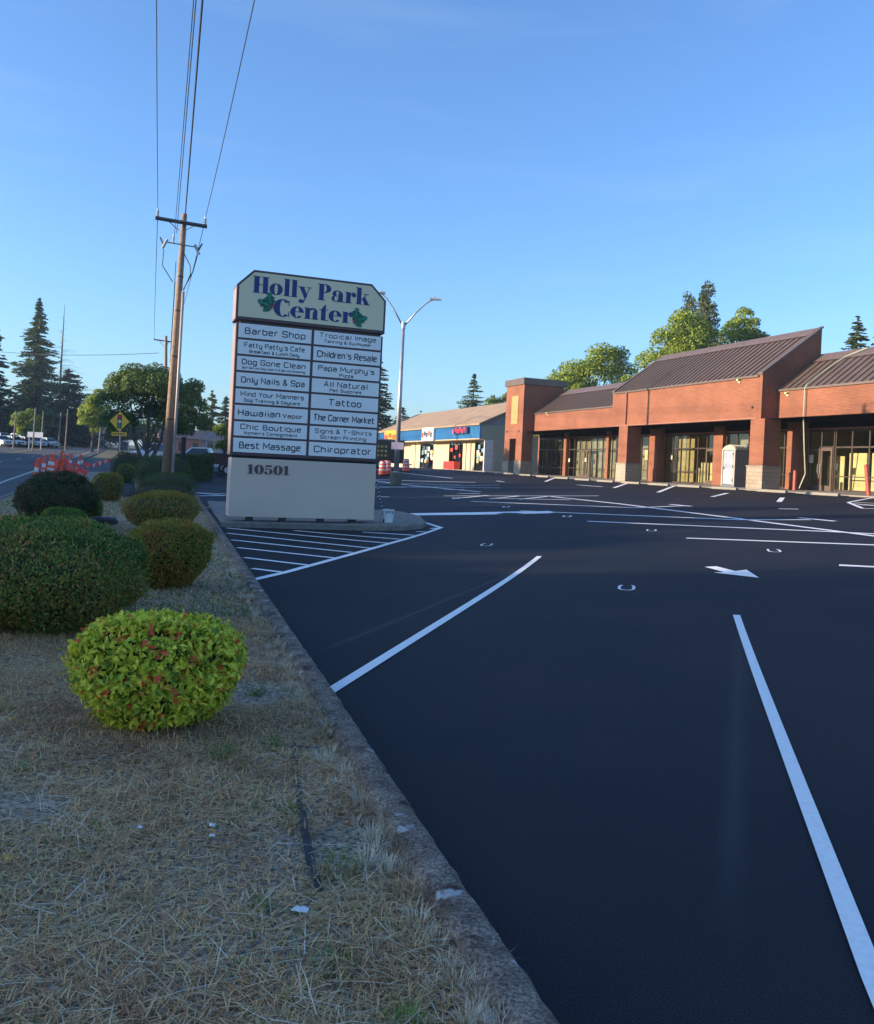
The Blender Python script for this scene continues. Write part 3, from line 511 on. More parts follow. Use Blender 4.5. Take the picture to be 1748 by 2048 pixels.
bush(219, 287, 907, 962, 'dark purple dome shrub at the end of the flag line', Lpu, .05, 5000, boxy=2.3, rough=.14)
bush(232, 270, 928, 966, 'small loose green shrub at the foot of the purple dome', Lgr, .05, 2500)
bush(184, 247, 947, 1002, 'boxy yellow-green shrub standing alone on the grass', Lol, .04, 7000, boxy=3.2, rough=.10)
bush(36, 186, 950, 1052, 'tall dark shrub with purple tips in front of the orange posts', Lpu, .06, 13000, boxy=2.2, rough=.26)
bush(160, 204, 996, 1042, 'small dark green shrub touching the tall purple-tipped shrub', Lgr, .04, 3000)
bush(82, 172, 1018, 1068, 'low yellow-green shrub just behind the largest hedge', Lgr, .045, 5000, rough=.1)
# far clipped hedge box
hb = thing('hedge', 'dark rectangular clipped hedge right of the utility pole', 'hedge', at(383, 50, 0), .0); hw = 77 / FPX * 50 / 2; hh = 1.35; n = 9000
P = rng.uniform(-1, 1, (n, 3)); ax = rng.integers(0, 3, n); P[np.arange(n), ax] = np.sign(P[np.arange(n), ax]); P *= rng.uniform(.93, 1.02, (n, 1)); Nn = np.zeros((n, 3)); Nn[np.arange(n), ax] = np.sign(P[np.arange(n), ax])
P = P * np.array([hw, .8, hh / 2]); P[:, 2] += hh / 2 + .15; leaves('foliage', P, Nn * .4 + unit(n), Nn + unit(n) * .5, np.full(n, .08), np.full(n, .045), Ldk, hb)
MB().box((-hw * .93, -.72, 0), (hw * .93, .72, hh + .1)).build('branches_or_core', MATS['shade_core'], hb)  # dark filler box, inner shade of the hedge put into its colour

M_BARK = mat('bark', (.075, .055, .04), .95, col2=(.14, .11, .085), nscale=6, bump=1, bscale=14); M_BARKL = mat('sunny_bark', (.16, .12, .09), .95, col2=(.25, .2, .16), nscale=6, bump=1, bscale=14)
def conifer(base, H, R, label, m, n=5200, seed=1, bare=.08, droop=.35, dens=1., group='conifers beyond the lots', leaf=.5, irregular=.25, name='conifer', skirt=1.0):
    t = thing(name, label, 'tree', base, seed * 1.3, group); r = np.random.default_rng(seed)
    MB().tube([(0, 0, -.3), (0, 0, H * .5), (0, 0, H * .98)], [H * .016 + .08, H * .009 + .04, .02], 7).build('trunk', M_BARK, t)
    n = int(n * 1.8); nb = int(n / 26); zf = r.random(nb) ** 1.25 * (1 - bare) + bare; Cn = []; T = []; Nn = []; L = []; br = MB()
    for k_ in range(nb):
        f = zf[k_]; ang = r.uniform(0, 6.283); side = 1 + irregular * (math.sin(ang * 2 + f * 9 + seed) + math.sin(f * 31 + ang + seed)) * .5
        ln = R * min(1, (1 - f) ** .8 * 1.12 * skirt + .03) * side * r.uniform(.75, 1.12); d = np.array([math.cos(ang), math.sin(ang), 0]); s = np.linspace(.12, 1, 26)
        zz_ = H * f - droop * ln * s ** 1.3 + (.18 * ln * s ** 3); p = d[None] * (s * ln)[:, None]; p[:, 2] = zz_
        wd = np.array([-d[1], d[0], 0]); lat = (r.random(26) - .5) * ln * .42 * (1.1 - s * .75); p += wd[None] * lat[:, None]; p[:, 2] -= r.random(26) * .12 * ln * .5
        Cn.append(p); T.append(d[None] * .8 + wd[None] * np.sign(lat)[:, None] * .6 + r.normal(0, .25, (26, 3)) + np.array([0, 0, -.25])); Nn.append(np.array([0, 0, 1.])[None] + r.normal(0, .45, (26, 3))); L.append(leaf * 1.15 * (.6 + .7 * r.random(26)) * (.55 + .5 * (1 - f)))
        if k_ % 4 == 0: br.tube([(0, 0, H * f), tuple(d * ln * .5 + np.array([0, 0, H * f - droop * ln * .4])), tuple(d * ln * .95 + np.array([0, 0, H * f - droop * ln * .8]))], [.05, .03, .012], 4, cap=False)
    Cn = np.concatenate(Cn); L = np.concatenate(L); leaves('crown', Cn, np.concatenate(T), np.concatenate(Nn), L, L * .5, m, t, fold=-.2)
    if br.v: br.build('branches_or_core', M_BARK, t)
    return t
def decid(base, H, R, label, m, n=9000, seed=1, trunkf=.28, leaf=.28, lobes=22, flat=.8, group='leafy trees beyond the lots', bark=None, name='leafy_tree', shape=None, stems=1, squash=1., tk=1.):
    r = np.random.default_rng(seed); t = thing(name, label, 'tree', base, 0, group); bark = bark or M_BARK; H = H if shape else H * 1.12; zc = H * (1 + trunkf) / 2; hz = H * (1 - trunkf) / 2; LB = []
    if shape: LB = [np.array(s) for s in shape]
    else:
        for i in range(lobes):
            d = r.normal(size=3); d /= np.linalg.norm(d); q = r.uniform(.35, .78); LB.append(np.array([d[0] * R * q, d[1] * R * q, zc + d[2] * hz * q, r.uniform(.26, .42) * R]))
    b = MB(); tr = (.022 * H + .05) * tk
    for s in range(stems):
        o = (s - (stems - 1) / 2) * tr * 1.6; b.tube([(o * .3, 0, -.3), (o * .6, 0, H * trunkf * .6), (o * 1.4, .1, H * (trunkf + .1)), (o * 2, .1, H * .6)], [tr / stems ** .6, tr * .75 / stems ** .6, tr * .5 / stems ** .6, .03], 8)
    b.build('trunk', bark, t)
    b = MB()
    for k_, q in enumerate(LB):
        z1 = H * trunkf * r.uniform(.75, 1.2); b.tube([(0, 0, z1), (q[0] * .35, q[1] * .35, z1 + (q[2] - z1) * .45), (q[0] * .95, q[1] * .95, q[2])], [tr / tk * .22, tr / tk * .11, .02], 5, cap=False)
    b.build('limbs', bark, t)
    w_ = np.array([q[3] ** 2 for q in LB]); pick = r.choice(len(LB), n, p=w_ / w_.sum()); Q = np.array(LB)[pick]; D = r.normal(size=(n, 3)); D /= np.linalg.norm(D, axis=1)[:, None]
    D[:, 2] = np.where(D[:, 2] < -.4, -D[:, 2] * .6, D[:, 2]); rad = (1 - .55 * r.random(n) ** 2.2) * (1 + .16 * lump(D * 1.3 + Q[:, :3], seed, 2.))
    P = Q[:, :3] + D * (Q[:, 3] * rad)[:, None] * np.array([1, 1, flat]); L = leaf * r.uniform(.6, 1.3, n)
    leaves('crown', P, D * .3 + r.normal(size=(n, 3)) * .6 + np.array([0, 0, -.35]), D + r.normal(0, .5, (n, 3)), L, L * .55, m, t); return t
Cfir = leafmat('needles_fir', [(0.049, 0.085, 0.038), (0.083, 0.134, 0.051), (0.123, 0.183, 0.066), (0.178, 0.220, 0.083)], .35, .15, .7)
Cdk = leafmat('needles_dark', [(0.016, 0.037, 0.025), (0.029, 0.067, 0.034), (0.050, 0.093, 0.043)], .35, .1, .7)
Dgo = leafmat('leaves_gold', [(0.088, 0.150, 0.020), (0.176, 0.260, 0.025), (0.286, 0.360, 0.039), (0.374, 0.420, 0.045)], .5, .35)
Dgr = leafmat('leaves_wood', [(0.038, 0.081, 0.017), (0.075, 0.139, 0.024), (0.127, 0.195, 0.034), (0.169, 0.227, 0.042)], .5, .3)
Ddk = leafmat('leaves_shade', [(0.018, 0.045, 0.021), (0.033, 0.070, 0.027), (0.060, 0.105, 0.033)], .5, .25)
def hgt(x, y, Y, z): a, c = ray(x, y); return EYE + c * Y - z
def tree_at(x, ytop, Y): p = pt(x, ytop, Y); z = g(p.x, Y); return Vector((p.x, Y, z)), p.z - z
def col_at(x, y, Y): p = pt(x, y, Y); return Vector((p.x, Y, g(p.x, Y)))
# left side firs
b_, H_ = tree_at(80, 597, 172); conifer(b_, H_, 6.0, 'tallest fir left of the bare dead snag', Cfir, 9000, 3, .16, .38, leaf=.95, irregular=.5, skirt=.95)
b_, H_ = tree_at(-12, 640, 165); conifer(b_, H_, 5.6, 'dark fir cut off by the left edge of the view', Cdk, 8000, 5, .1, .35, leaf=.9, irregular=.4)
b_, H_ = tree_at(138, 738, 180); conifer(b_, H_, 6.4, 'broad dark conifer at the foot of the bare snag', Cdk, 8000, 8, .06, .2, leaf=.9, skirt=1.6, irregular=.5)
b_, H_ = tree_at(425, 781, 150); conifer(b_, H_, 3.2, 'thin see-through fir just left of the directory sign', Cfir, 2600, 12, .1, .3, leaf=.7)
b_, H_ = tree_at(453, 793, 155); conifer(b_, H_, 3.4, 'small fir half hidden by the left edge of the directory sign', Cdk, 3000, 13, .1, .3, leaf=.7)
b_, H_ = tree_at(757, 700, 120); conifer(b_, H_, 3.6, 'dark fir showing past the right edge of the directory sign', Cdk, 6000, 15, .08, .3, leaf=.65)
b_, H_ = tree_at(806, 815, 150); conifer(b_, H_, 3.4, 'short dark conifer behind the lamp post', Cdk, 3000, 16, .08, .3, leaf=.7, skirt=1.5)
b_, H_ = tree_at(842, 822, 190); conifer(b_, H_, 3.0, 'tiny distant fir above the brown shingle roof', Cdk, 1800, 17, .08, .3, leaf=.8)
b_, H_ = tree_at(949, 748, 125); conifer(b_, H_, 3.1, 'lone pointed fir above the brown shingle roof left of the brick tower', Cfir, 5200, 18, .1, .25, leaf=.5, irregular=.4, skirt=1.35)
def spire(x, yt, Y, R_, label, m, seed, lean=0):
    b_, H_ = tree_at(x, yt, Y); r = np.random.default_rng(seed); L = []
    for k_ in range(34):
        f = .25 + .73 * k_ / 33; q = R_ * min(1, 1.25 * (1 - f) ** .75 + .1); an = r.uniform(0, 6.28); L.append((math.cos(an) * q * .42 + lean * f, math.sin(an) * q * .42, H_ * f - .3, max(.62, q * .75)))
    return decid(b_, H_, R_, label, m, 26000, seed, .2, .32, shape=L, flat=1.3, group='trees behind the brick shops', tk=.8, name='columnar_tree')
Dsp = leafmat('leaves_spire', [(0.046, 0.075, 0.024), (0.078, 0.112, 0.036), (0.130, 0.150, 0.048), (0.182, 0.175, 0.060)], .6, .3)
spire(1380, 583, 98, 3.7, 'left one of the two tall spires behind the big brick gable', Dsp, 21); spire(1416, 564, 92, 3.0, 'right and taller one of the two spires behind the big brick gable', Dsp, 22)
b_, H_ = tree_at(1716, 632, 85); conifer(b_, H_, 3.0, 'pointed conifer above the roof near the right edge', Cfir, 6000, 24, .3, .25, leaf=.5, irregular=.4, skirt=1.3)
b_, H_ = tree_at(1758, 645, 88); conifer(b_, H_, 2.5, 'dark conifer cut off by the right edge above the roof', Cdk, 5000, 25, .3, .25, leaf=.5, irregular=.4, skirt=1.3)
b_ = col_at(1190, 750, 96); H_ = hgt(1190, 676, 96, b_.z)
decid(b_, H_, 4.9, 'big sunny broad tree behind the left part of the brick shops', Dgo, 16000, 31, .2, .3, shape=[(-5.2, 0, H_ * .57, 1.5), (-4.3, 0, H_ * .63, 1.7), (-3.2, 0, H_ * .69, 1.9), (-2.2, 0, H_ * .75, 1.8), (-1.8, .5, H_ * .62, 2.6), (.2, 0, H_ * .72, 2.9), (1.6, 0, H_ * .83, 2.2), (2.9, .4, H_ * .74, 2.2), (4.0, 0, H_ * .62, 2.1), (.6, -1, H_ * .86, 1.9), (0, 0, H_ * .5, 2.8), (3, 0, H_ * .45, 2.4), (-4.1, 0, H_ * .43, 1.6), (-.8, -.8, H_ * .76, 1.7), (2.4, -1, H_ * .88, 1.2), (-2.4, -.6, H_ * .66, 1.5)])
b_ = col_at(1366, 690, 86); H_ = hgt(1366, 612, 86, b_.z)
decid(b_, H_, 3.7, 'rounded light green tree in front of the two tall spires', Dgo, 20000, 33, .2, .28, shape=[(0, 0, H_ * .9, 1.7), (-1.3, 0, H_ * .80, 2.0), (1.6, 0, H_ * .84, 1.8), (-2.5, 0, H_ * .66, 2.1), (0, 0, H_ * .68, 2.8), (2.4, 0, H_ * .68, 2.1), (-3.3, 0, H_ * .53, 1.9), (0, 0, H_ * .48, 2.8), (2.8, .3, H_ * .52, 2.2), (-3.9, 0, H_ * .42, 1.6), (.6, -.8, H_ * .78, 1.8)])
b_ = col_at(1488, 660, 88); H_ = hgt(1486, 602, 88, b_.z)
decid(b_, H_, 2.6, 'airy thin-leaved tree between the spires and the gable peak', Dgo, 14000, 35, .25, .28, lobes=20, shape=[(1.3, .2, H_ * .76, 1.3), (-.4, .3, H_ * .88, 1.0), (.3, -.2, H_ * .82, 1.3), (-2.3, 0, H_ * .66, 1.5), (2.6, 0, H_ * .62, 1.6), (0, .5, H_ * .56, 2.6), (-1.2, .3, H_ * .8, 1.3), (0, 0, H_ * .93, .9), (.8, 0, H_ * .88, .8), (-1.2, 0, H_ * .85, 1.0), (1.7, 0, H_ * .79, 1.1), (-.3, 0, H_ * .78, 1.5), (-1.9, 0, H_ * .72, 1.2), (2.4, .3, H_ * .71, .8), (.6, 0, H_ * .67, 2.0), (-1.2, 0, H_ * .6, 1.8)])
for k_, (x, yt, Y, R_) in enumerate(((1092, 760, 84, 1.8), (1128, 748, 82, 1.6), (1160, 772, 80, 1.6), (1250, 742, 80, 1.8), (1450, 660, 80, 1.7))):
    b_, H_ = tree_at(x, yt, Y); decid(b_, H_, R_, 'bright green young tree, %s' % ('far left of the sunny broad tree', 'left of the sunny broad tree', 'under the sunny broad tree and right of the tower', 'right of the sunny broad tree', 'under the airy tree behind the big gable')[k_], Dgo, 3600, 40 + k_, .25, .24, lobes=14, group='young trees behind the brick shops')
b_, H_ = tree_at(1003, 782, 118); decid(b_, H_, 3.0, 'small brownish green tree touching the left side of the brick tower', Dgr, 5200, 47, .1, .34, lobes=18)
# street tree
b_ = at(293, 66); H_ = hgt(293, 722, 66, b_.z); k = 66 / FPX
def lb(x, y, rpx, dy=0): p = pt(x, y, 66) - b_; return (p.x, dy, p.z, rpx * k)
decid(b_, H_ * 1.0, 4.2, 'wide multi-stemmed street tree behind the yellow warning sign', Dgr, 34000, 51, .16, .2, stems=3, tk=1.9, bark=M_BARK, group='street trees', flat=.9,
      shape=[lb(268, 756, 34), lb(300, 752, 30, 1), lb(238, 772, 32), lb(330, 762, 30, .5), lb(226, 804, 34), lb(262, 795, 38), lb(300, 795, 38, 1), lb(340, 795, 34), lb(216, 842, 28, 1), lb(244, 840, 30), lb(372, 795, 32), lb(385, 775, 22, .5), lb(390, 815, 28), lb(362, 832, 34), lb(392, 850, 28), lb(330, 842, 32, 1), lb(404, 845, 20), lb(282, 830, 28, 1.5), lb(366, 862, 24), lb(232, 862, 18), lb(345, 862, 22, 1), lb(306, 822, 30, 1.6), lb(284, 775, 34, -1), lb(318, 780, 34, -1)])
b_, H_ = tree_at(190, 772, 130); decid(b_, H_, 3.2, 'pale green tree left of the street tree across the road', Dgo, 6000, 55, .12, .36, lobes=16)
b_, H_ = tree_at(58, 818, 140); decid(b_, H_, 2.6, 'light green tree over the parked cars beside the white board', Dgo, 5000, 57, .1, .32, lobes=14)
b_, H_ = tree_at(452, 838, 75); decid(b_, H_, 1.5, 'light green shrubby tree beside the left edge of the directory sign', Dgo, 2600, 58, .1, .2, lobes=10)
for k_, (x, yt, Y, R_, mm) in enumerate(((108, 842, 200, 7, Ddk), (158, 822, 210, 9, Ddk), (205, 835, 215, 7, Dgr), (243, 835, 205, 8, Dgr), (20, 822, 200, 10, Ddk), (62, 826, 205, 9, Ddk), (380, 868, 140, 4, Ddk), (330, 866, 150, 4.5, Ddk))):
    b_, H_ = tree_at(x, yt, Y); decid(b_, H_, R_, ('dark tree behind the row of parked cars, third along', 'dark tree right of the bare snag trunk', 'dull green tree behind the white approaching car', 'dull green tree behind the yellow warning sign', 'dark tree behind the parked cars, second along', 'dark tree above the white board and parked cars', 'low dark tree behind the white pickup', 'low dark tree behind the utility pole')[k_], mm, 7000, 60 + k_, .03, .8, lobes=20, group='distant trees along the road')
# dead snag with drooping bare branches
b_, H_ = tree_at(127, 609, 176); t = thing('dead_tree', 'bare dead conifer snag with drooping grey twigs', 'tree', b_)
MB().tube([(0, 0, 0), (.1, 0, H_ * .6), (.25, 0, H_)], [.32, .18, .03], 6).build('trunk', mat('dead_wood', (.10, .08, .07), .9), t); r = np.random.default_rng(2)
for q in range(46):
    z = H_ * (.42 + .5 * q / 46); ln = (1 - q / 60) * r.uniform(1.2, 5.2) * (1.25 if q < 25 else .5); a = r.uniform(-.6, .6) + (math.pi if r.random() < .3 else 0)
    MB().tube([(.1, 0, z), (math.cos(a) * ln * .5, math.sin(a) * ln * .5, z + .05), (math.cos(a) * ln, math.sin(a) * ln, z - .14 * ln)], [.05, .03, .015], 3, cap=False).build('branch', MATS['dead_wood'], t)
# tree belt across the road, left of the view: it shades the lot
sw = thing('tree_belt', 'long dark tree belt across the road, outside the left edge', 'trees', (-60, 30, 0)); sw['kind'] = 'stuff'
V = []; F = []; ny, nz_ = 90, 9; ys = np.linspace(-60, 62, ny); r = np.random.default_rng(9)
def belt(y): return 13.3 + .9 * math.sin(y * .31) + .6 * math.sin(y * .83 + 1) + .35 * math.sin(y * 2.1)
for y in ys:
    H_ = belt(y)
    for j in range(nz_ * 2):
        s = j / (nz_ * 2 - 1); ang = math.pi * s; V.append((3.5 * math.cos(ang) * (1 + .15 * math.sin(y * 1.3 + j)), y, H_ * math.sin(ang) ** .6 - 1))
k = nz_ * 2; F = [(i * k + j, i * k + j + 1, (i + 1) * k + j + 1, (i + 1) * k + j) for i in range(ny - 1) for j in range(k - 1)]
npmesh('crowns', V, F, MATS['shade_core'], sw)
n = 26000; yy = r.uniform(-60, 62, n); HH = np.array([belt(a) for a in yy]); s = r.random(n) * math.pi; P = np.stack([3.6 * np.cos(s), yy, HH * np.sin(s) ** .6 - 1], 1) + r.normal(0, .25, (n, 3))
leaves('leaf_mass', P, r.normal(size=(n, 3)), r.normal(size=(n, 3)), np.full(n, .6), np.full(n, .4), Ddk, sw)
for o in [x for x in bpy.data.objects if x.parent == sw]: o['kind'] = 'stuff'
# ================================================================== brick shops (local x = v, y = u)
M_BRICK = brickmat('red_brick', (.185, .056, .027), (.24, .076, .036), (.29, .13, .078))
M_STONE = brickmat('split_face_block', (.31, .245, .185), (.36, .29, .22), (.2, .16, .125), .4, .2, .012)
M_ROOF = mat('brown_metal_roof', (.14, .10, .083), .45, metal=.25, var=.08, nscale=1)
M_TRIM = mat('salmon_trim', (.28, .12, .085), .6); M_CSHADE = mat('canopy_shade', (.008, .007, .009), 1., spec=.0)  # near-black colour carries the shade under the canopy
M_CRM = mat('cream_interior', (.62, .52, .27), .8, var=.06, nscale=.8); M_YEL = mat('ochre_panel', (.46, .25, .09), .6, var=.04)
M_GLS = glassmat('shop_glass', (.86, .90, .84), .04); M_DKI = mat('dark_interior', (.05, .05, .05), .9)
BO = (33.3, 48., 1.48); br = thing('brick_shops', 'long red brick shopping strip with brown standing-seam roofs and dark glass shopfronts', 'building', W(*BO), PH)
def B(): return MB(BO)
FZ = 1.48
def ribs(mb, v0, z0_, v1, z1_, u0, u1, pitch=.45):
    mb.add([(v0, u0, z0_), (v0, u1, z0_), (v1, u1, z1_), (v1, u0, z1_), (v0, u0, z0_ - .1), (v0, u1, z0_ - .1), (v1, u1, z1_ - .1), (v1, u0, z1_ - .1)], [(0, 3, 2, 1), (0, 1, 5, 4), (1, 2, 6, 5), (2, 3, 7, 6), (3, 0, 4, 7)])
    n = int((u1 - u0) / pitch); d = Vector((v1 - v0, 0, z1_ - z0_)).normalized(); up = Vector((-d.z, 0, d.x)) * .055
    for i in range(n + 1):
        u = u0 + .02 + i * (u1 - u0 - .06) / n; a = Vector((v0, u, z0_)); b_ = Vector((v1, u, z1_)); e = Vector((0, .03, 0))
        mb.add([a, a + e, b_ + e, b_, a + up, a + e + up, b_ + e + up, b_ + up], [(4, 7, 6, 5), (0, 1, 5, 4), (1, 2, 6, 5), (2, 3, 7, 6), (3, 0, 4, 7)])
def bay(u0, u1, vf, zt, vr, zr, name='fascia'):
    B().box((vf, u0, 5.06), (vf + .35, u1, zt)).build(name, M_BRICK, br)
    B().box((vf - .03, u0, 5.0), (vf + .37, u1, 5.06)).build('fascia_trim', M_TRIM, br)
    rb = B(); ribs(rb, vf - .04, zt + .02, vr, zr, u0, u1); ro = rb.build('roof', M_ROOF, br)
    B().box((vf - .09, u0, zt - .07), (vf - .005, u1, zt + .03)).build('gutter', M_ROOF, ro)
    fl = B(); s = (zr - zt) / (vr - vf); fl.prism([(vr - .55, u0 - .01, zr - .55 * s + .09), (vr + .15, u0 - .01, zr + .16), (vr + .15, u0 - .01, zr - .3), (vr - .3, u0 - .01, zr - .3)], (0, u1 - u0 + .02, 0)); fl.build('ridge_flashing', mat('taupe_flashing', (.14, .098, .085), .5), ro)
bay(20.0, 35.55, 31.1, 6.5, 33.6, 8.43); bay(35.6, 49.3, 30.1, 7.2, 33.6, 9.85); bay(49.35, 64.4, 31.1, 6.5, 33.6, 8.43)
# gable walls of the raised bay
for u in (35.35, 49.3):
    B().prism([(30.45, u, 5.06), (30.45, u, 7.1), (33.6, u, 9.48), (33.6, u, 5.06)][::-1] if 0 else [(30.1, u, 5.0), (33.75, u, 5.0), (33.75, u, 9.92), (30.1, u, 7.26)], (0, .25 if u > 40 else .24, 0)).build('gable_wall', M_BRICK, br)
    B().prism([(30.04, u - .03, 7.24), (30.04, u - .03, 7.34), (33.82, u - .03, 10.06), (33.82, u - .03, 9.96)][::-1], (0, .31, 0)).build('gable_coping', M_ROOF, br)
def pillar(u0, u1, v0=30.1, v1=31.12, top=5.0):
    p = B().box((v0, u0, 2.62), (v1, u1, top)).build('pillar', M_BRICK, br)
    B().box((v0 - .07, u0 - .07, FZ - .06), (v1 + .07, u1 + .07, 2.55)).build('stone_base', M_STONE, p); B().box((v0 - .1, u0 - .1, 2.55), (v1 + .1, u1 + .1, 2.62)).build('stone_cap', M_CONC2, p)
pillar(35.05, 36.09); pillar(47.6, 48.62)
# tower: front wall with an open slot, side column, upper box, cap
tw = B(); tw.box((30.1, 65.5, 2.62), (31.05, 66.55, 8.85)); tw.box((30.1, 63.15, 2.62), (31.05, 64.3, 8.85)); tw.box((30.1, 64.3, 4.45), (31.05, 65.5, 8.85)); tw.box((31.05, 63.15, 5.0), (33.7, 66.55, 8.85))
tw_ = tw.build('tower_wall', M_BRICK, br); c_b = B().box((29.98, 63.0, 8.85), (33.85, 66.7, 9.37)).build('tower_cap', M_ROOF, tw_)
B().box((30.06, 64.1, 5.65), (30.097, 65.35, 7.97)).build('ochre_inset', M_YEL, tw_)
for a, b2 in ((63.08, 64.36), (65.44, 66.62)): B().box((30.03, a, FZ - .1), (31.12, b2, 2.55)).build('stone_base', M_STONE, tw_); B().box((30.0, a - .03, 2.55), (31.15, b2 + .03, 2.62)).build('stone_cap', M_CONC2, tw_)
B().box((31.0, 64.36, FZ - .1), (31.06, 65.44, 4.44)).build('slot_back', M_DKI, tw_)
for u in (63.7, 66.0): B().box((30.04, u, 5.0), (30.098, u + .1, 5.1)).build('fixing', M_DARKM, tw_)
# soffit, header wall over the glass, end and back walls, interior
B().box((30.5, 20, 4.99), (33.3, 66.4, 5.03)).build('soffit', M_CSHADE, br)
B().box((33.28, 20, 4.70), (33.5, 66.4, 6.4)).build('wall', M_CSHADE, br); B().box((33.3, 66.3, FZ - .3), (45, 66.6, 7.2)).build('wall', M_BRICK, br)  # header wall over the glass painted near black for canopy shade
B().box((33.2, 20, 4.60), (33.3, 66.3, 4.69)).build('header_trim', M_TRIM, br)
B().box((33.7, 20, 6.5), (45.2, 66.6, 8.3)).build('flat_roof_block', M_ROOF, br); B().box((45.0, 20, FZ - .3), (45.2, 66.6, 6.5)).build('wall', M_BRICK, br)
B().box((33.5, 20, 4.85), (45, 66.3, 4.9)).build('ceiling', mat('ceiling_tile', (.5, .5, .45), .9), br); B().box((33.3, 20, FZ - .25), (45, 66.3, FZ)).build('floor', mat('slab', (.3, .28, .25), .8), br)
OLV = mat('olive_matte', (.30, .24, .11), .9); GRY = mat('grey_drywall', (.24, .22, .16), .9)
for a, b2, v_, z0_, zt, m_ in ((20, 29.3, 34.1, FZ, 3.6, M_CRM), (29.5, 31.2, 34.1, FZ, 3.45, M_CRM), (31.45, 32.1, 34.1, FZ, 3.45, M_CRM), (32.35, 33.5, 34.1, FZ, 3.45, M_CRM), (33.9, 35.0, 34.2, FZ, 3.3, M_CRM), (36.5, 37.9, 34.2, FZ, 4.1, M_CRM), (38.6, 42.2, 34.1, FZ, 4.84, GRY),
                          (42.9, 44.1, 33.9, FZ, 2.85, M_CRM), (44.3, 45.0, 33.9, FZ, 2.85, M_CRM), (45.15, 45.6, 33.9, FZ, 2.5, M_CRM), (42.8, 49., 38, FZ, 4.84, OLV), (49.2, 55., 35.5, FZ, 4.84, GRY), (55, 61, 33.85, FZ, 4.84, GRY), (61, 66, 37, FZ, 4.84, M_DKI), (20, 38, 40, FZ, 4.84, M_DKI)):
    B().box((v_, a, z0_), (v_ + .1, b2, zt)).build('partition', m_, br)
B().box((33.6, 45.3, FZ + .02), (33.63, 47.9, 4.55)).build('olive_sheet', OLV, br)  # plain olive sheet just behind the glass
for u in (38.5, 42.75, 49.0): B().box((33.7, u, FZ), (44.9, u + .1, 4.84)).build('partition', M_CRM, br)
def glaze(u0, u1, n, door=None, low=True):
    """one shopfront run: frame with mullions, panes behind"""
    f = B(); us = [u0 + (u1 - u0) * i / n for i in range(n + 1)]
    for k_, u in enumerate(us): a = .055 if k_ in (0, n) else .035; f.box((33.22, max(u0, u - a), FZ), (33.30, min(u1, u + a), 4.598))
    for a, b2 in zip(us, us[1:]):
        q = .035; f.box((33.225, a + q + .02, 3.66), (33.295, b2 - q - .02, 3.74)); f.box((33.225, a + q + .02, 4.52), (33.295, b2 - q - .02, 4.597)); f.box((33.225, a + q + .02, FZ), (33.295, b2 - q - .02, FZ + .12))
        if low and not (door and a >= door[0] - .1 and b2 <= door[1] + .1): f.box((33.235, a + q + .02, 2.22), (33.285, b2 - q - .02, 2.27))
    w_ = f.build('window', M_DARKM, br); B().add([(33.26, u0 + .04, FZ + .1), (33.26, u0 + .04, 4.55), (33.26, u1 - .04, 4.55), (33.26, u1 - .04, FZ + .1)], [(0, 1, 2, 3)]).build('pane', M_GLS, w_); return w_
def doors(u0, u1):
    n = max(1, round((u1 - u0) / .95))
    for i in range(n):
        a = u0 + (u1 - u0) * i / n + .02; b2 = u0 + (u1 - u0) * (i + 1) / n - .02; d = B(); s = .11
        d.box((33.17, a, FZ + .02), (33.215, a + s, 3.66)); d.box((33.17, b2 - s, FZ + .02), (33.215, b2, 3.66)); d.box((33.17, a + s, 3.52), (33.215, b2 - s, 3.66)); d.box((33.17, a + s, FZ + .02), (33.215, b2 - s, FZ + .28))
        dd = d.build('door', mat('bronze_door', (.13, .09, .07), .4, metal=.3), br); h = B(); x = b2 - .06 if i == 0 else a + .06
        if n == 1: x = a + .06
        h.tube([(33.12, x, 2.35), (33.09, x, 2.45), (33.09, x, 2.75), (33.12, x, 2.85)], .016, 6); h.build('handle', M_STEEL, dd)
glaze(20, 33.55, 13); glaze(33.62, 35.30, 2, (33.6, 35.3)); doors(33.66, 35.27); glaze(36.26, 37.9, 2); glaze(38.0, 41.86, 4); glaze(42.78, 47.95, 6, (42.7, 43.7)); doors(42.82, 43.66)
glaze(49.05, 50.7, 2); glaze(50.8, 54.5, 4); glaze(54.95, 60.9, 7, (57.4, 59.2)); doors(57.52, 59.18); glaze(61.4, 66.2, 6)
for u, z, a_, b_2, m_ in ((58.0, 2.75, .22, .3, 'paper_note'), (60.6, 2.7, .2, .28, 'paper_note'), (34.9, 2.9, .3, .42, 'paper_note'), (33.2, 2.55, .2, .35, 'black_plate'), (47.0, 3.0, .2, .26, 'paper_note')):
    B().box((33.15, u, z), (33.155, u + a_, z + b_2)).build('notice', mat(m_, (.55, .50, .38) if m_ == 'paper_note' else (.02, .02, .02), .7), br)
for a, b2, v0 in ((35.34, 36.22, 32.6), (41.9, 42.74, 33.0), (48.0, 49.0, 32.7), (54.56, 54.9, 32.95), (60.94, 61.36, 32.95)): B().box((v0, a, FZ - .05), (33.19, b2, 4.99)).build('pier', M_BRICK, br)
for vf, u, z in ((30.1, 37.0, 6.93), (31.1, 34.55, 6.16), (31.1, 60.6, 6.28)):
    l_ = B(); l_.box((vf - .05, u, z), (vf - .003, u + .16, z + .22)); l_.box((vf - .18, u + .02, z + .1), (vf - .05, u + .14, z + .2)); l_.build('wall_light', M_CRM, br)
dn = B(); dn.box((30.0, 47.75, 5.1), (30.095, 47.87, 7.12)); dn.build('downspout', mat('brown_downspout', (.22, .09, .06), .5), br)
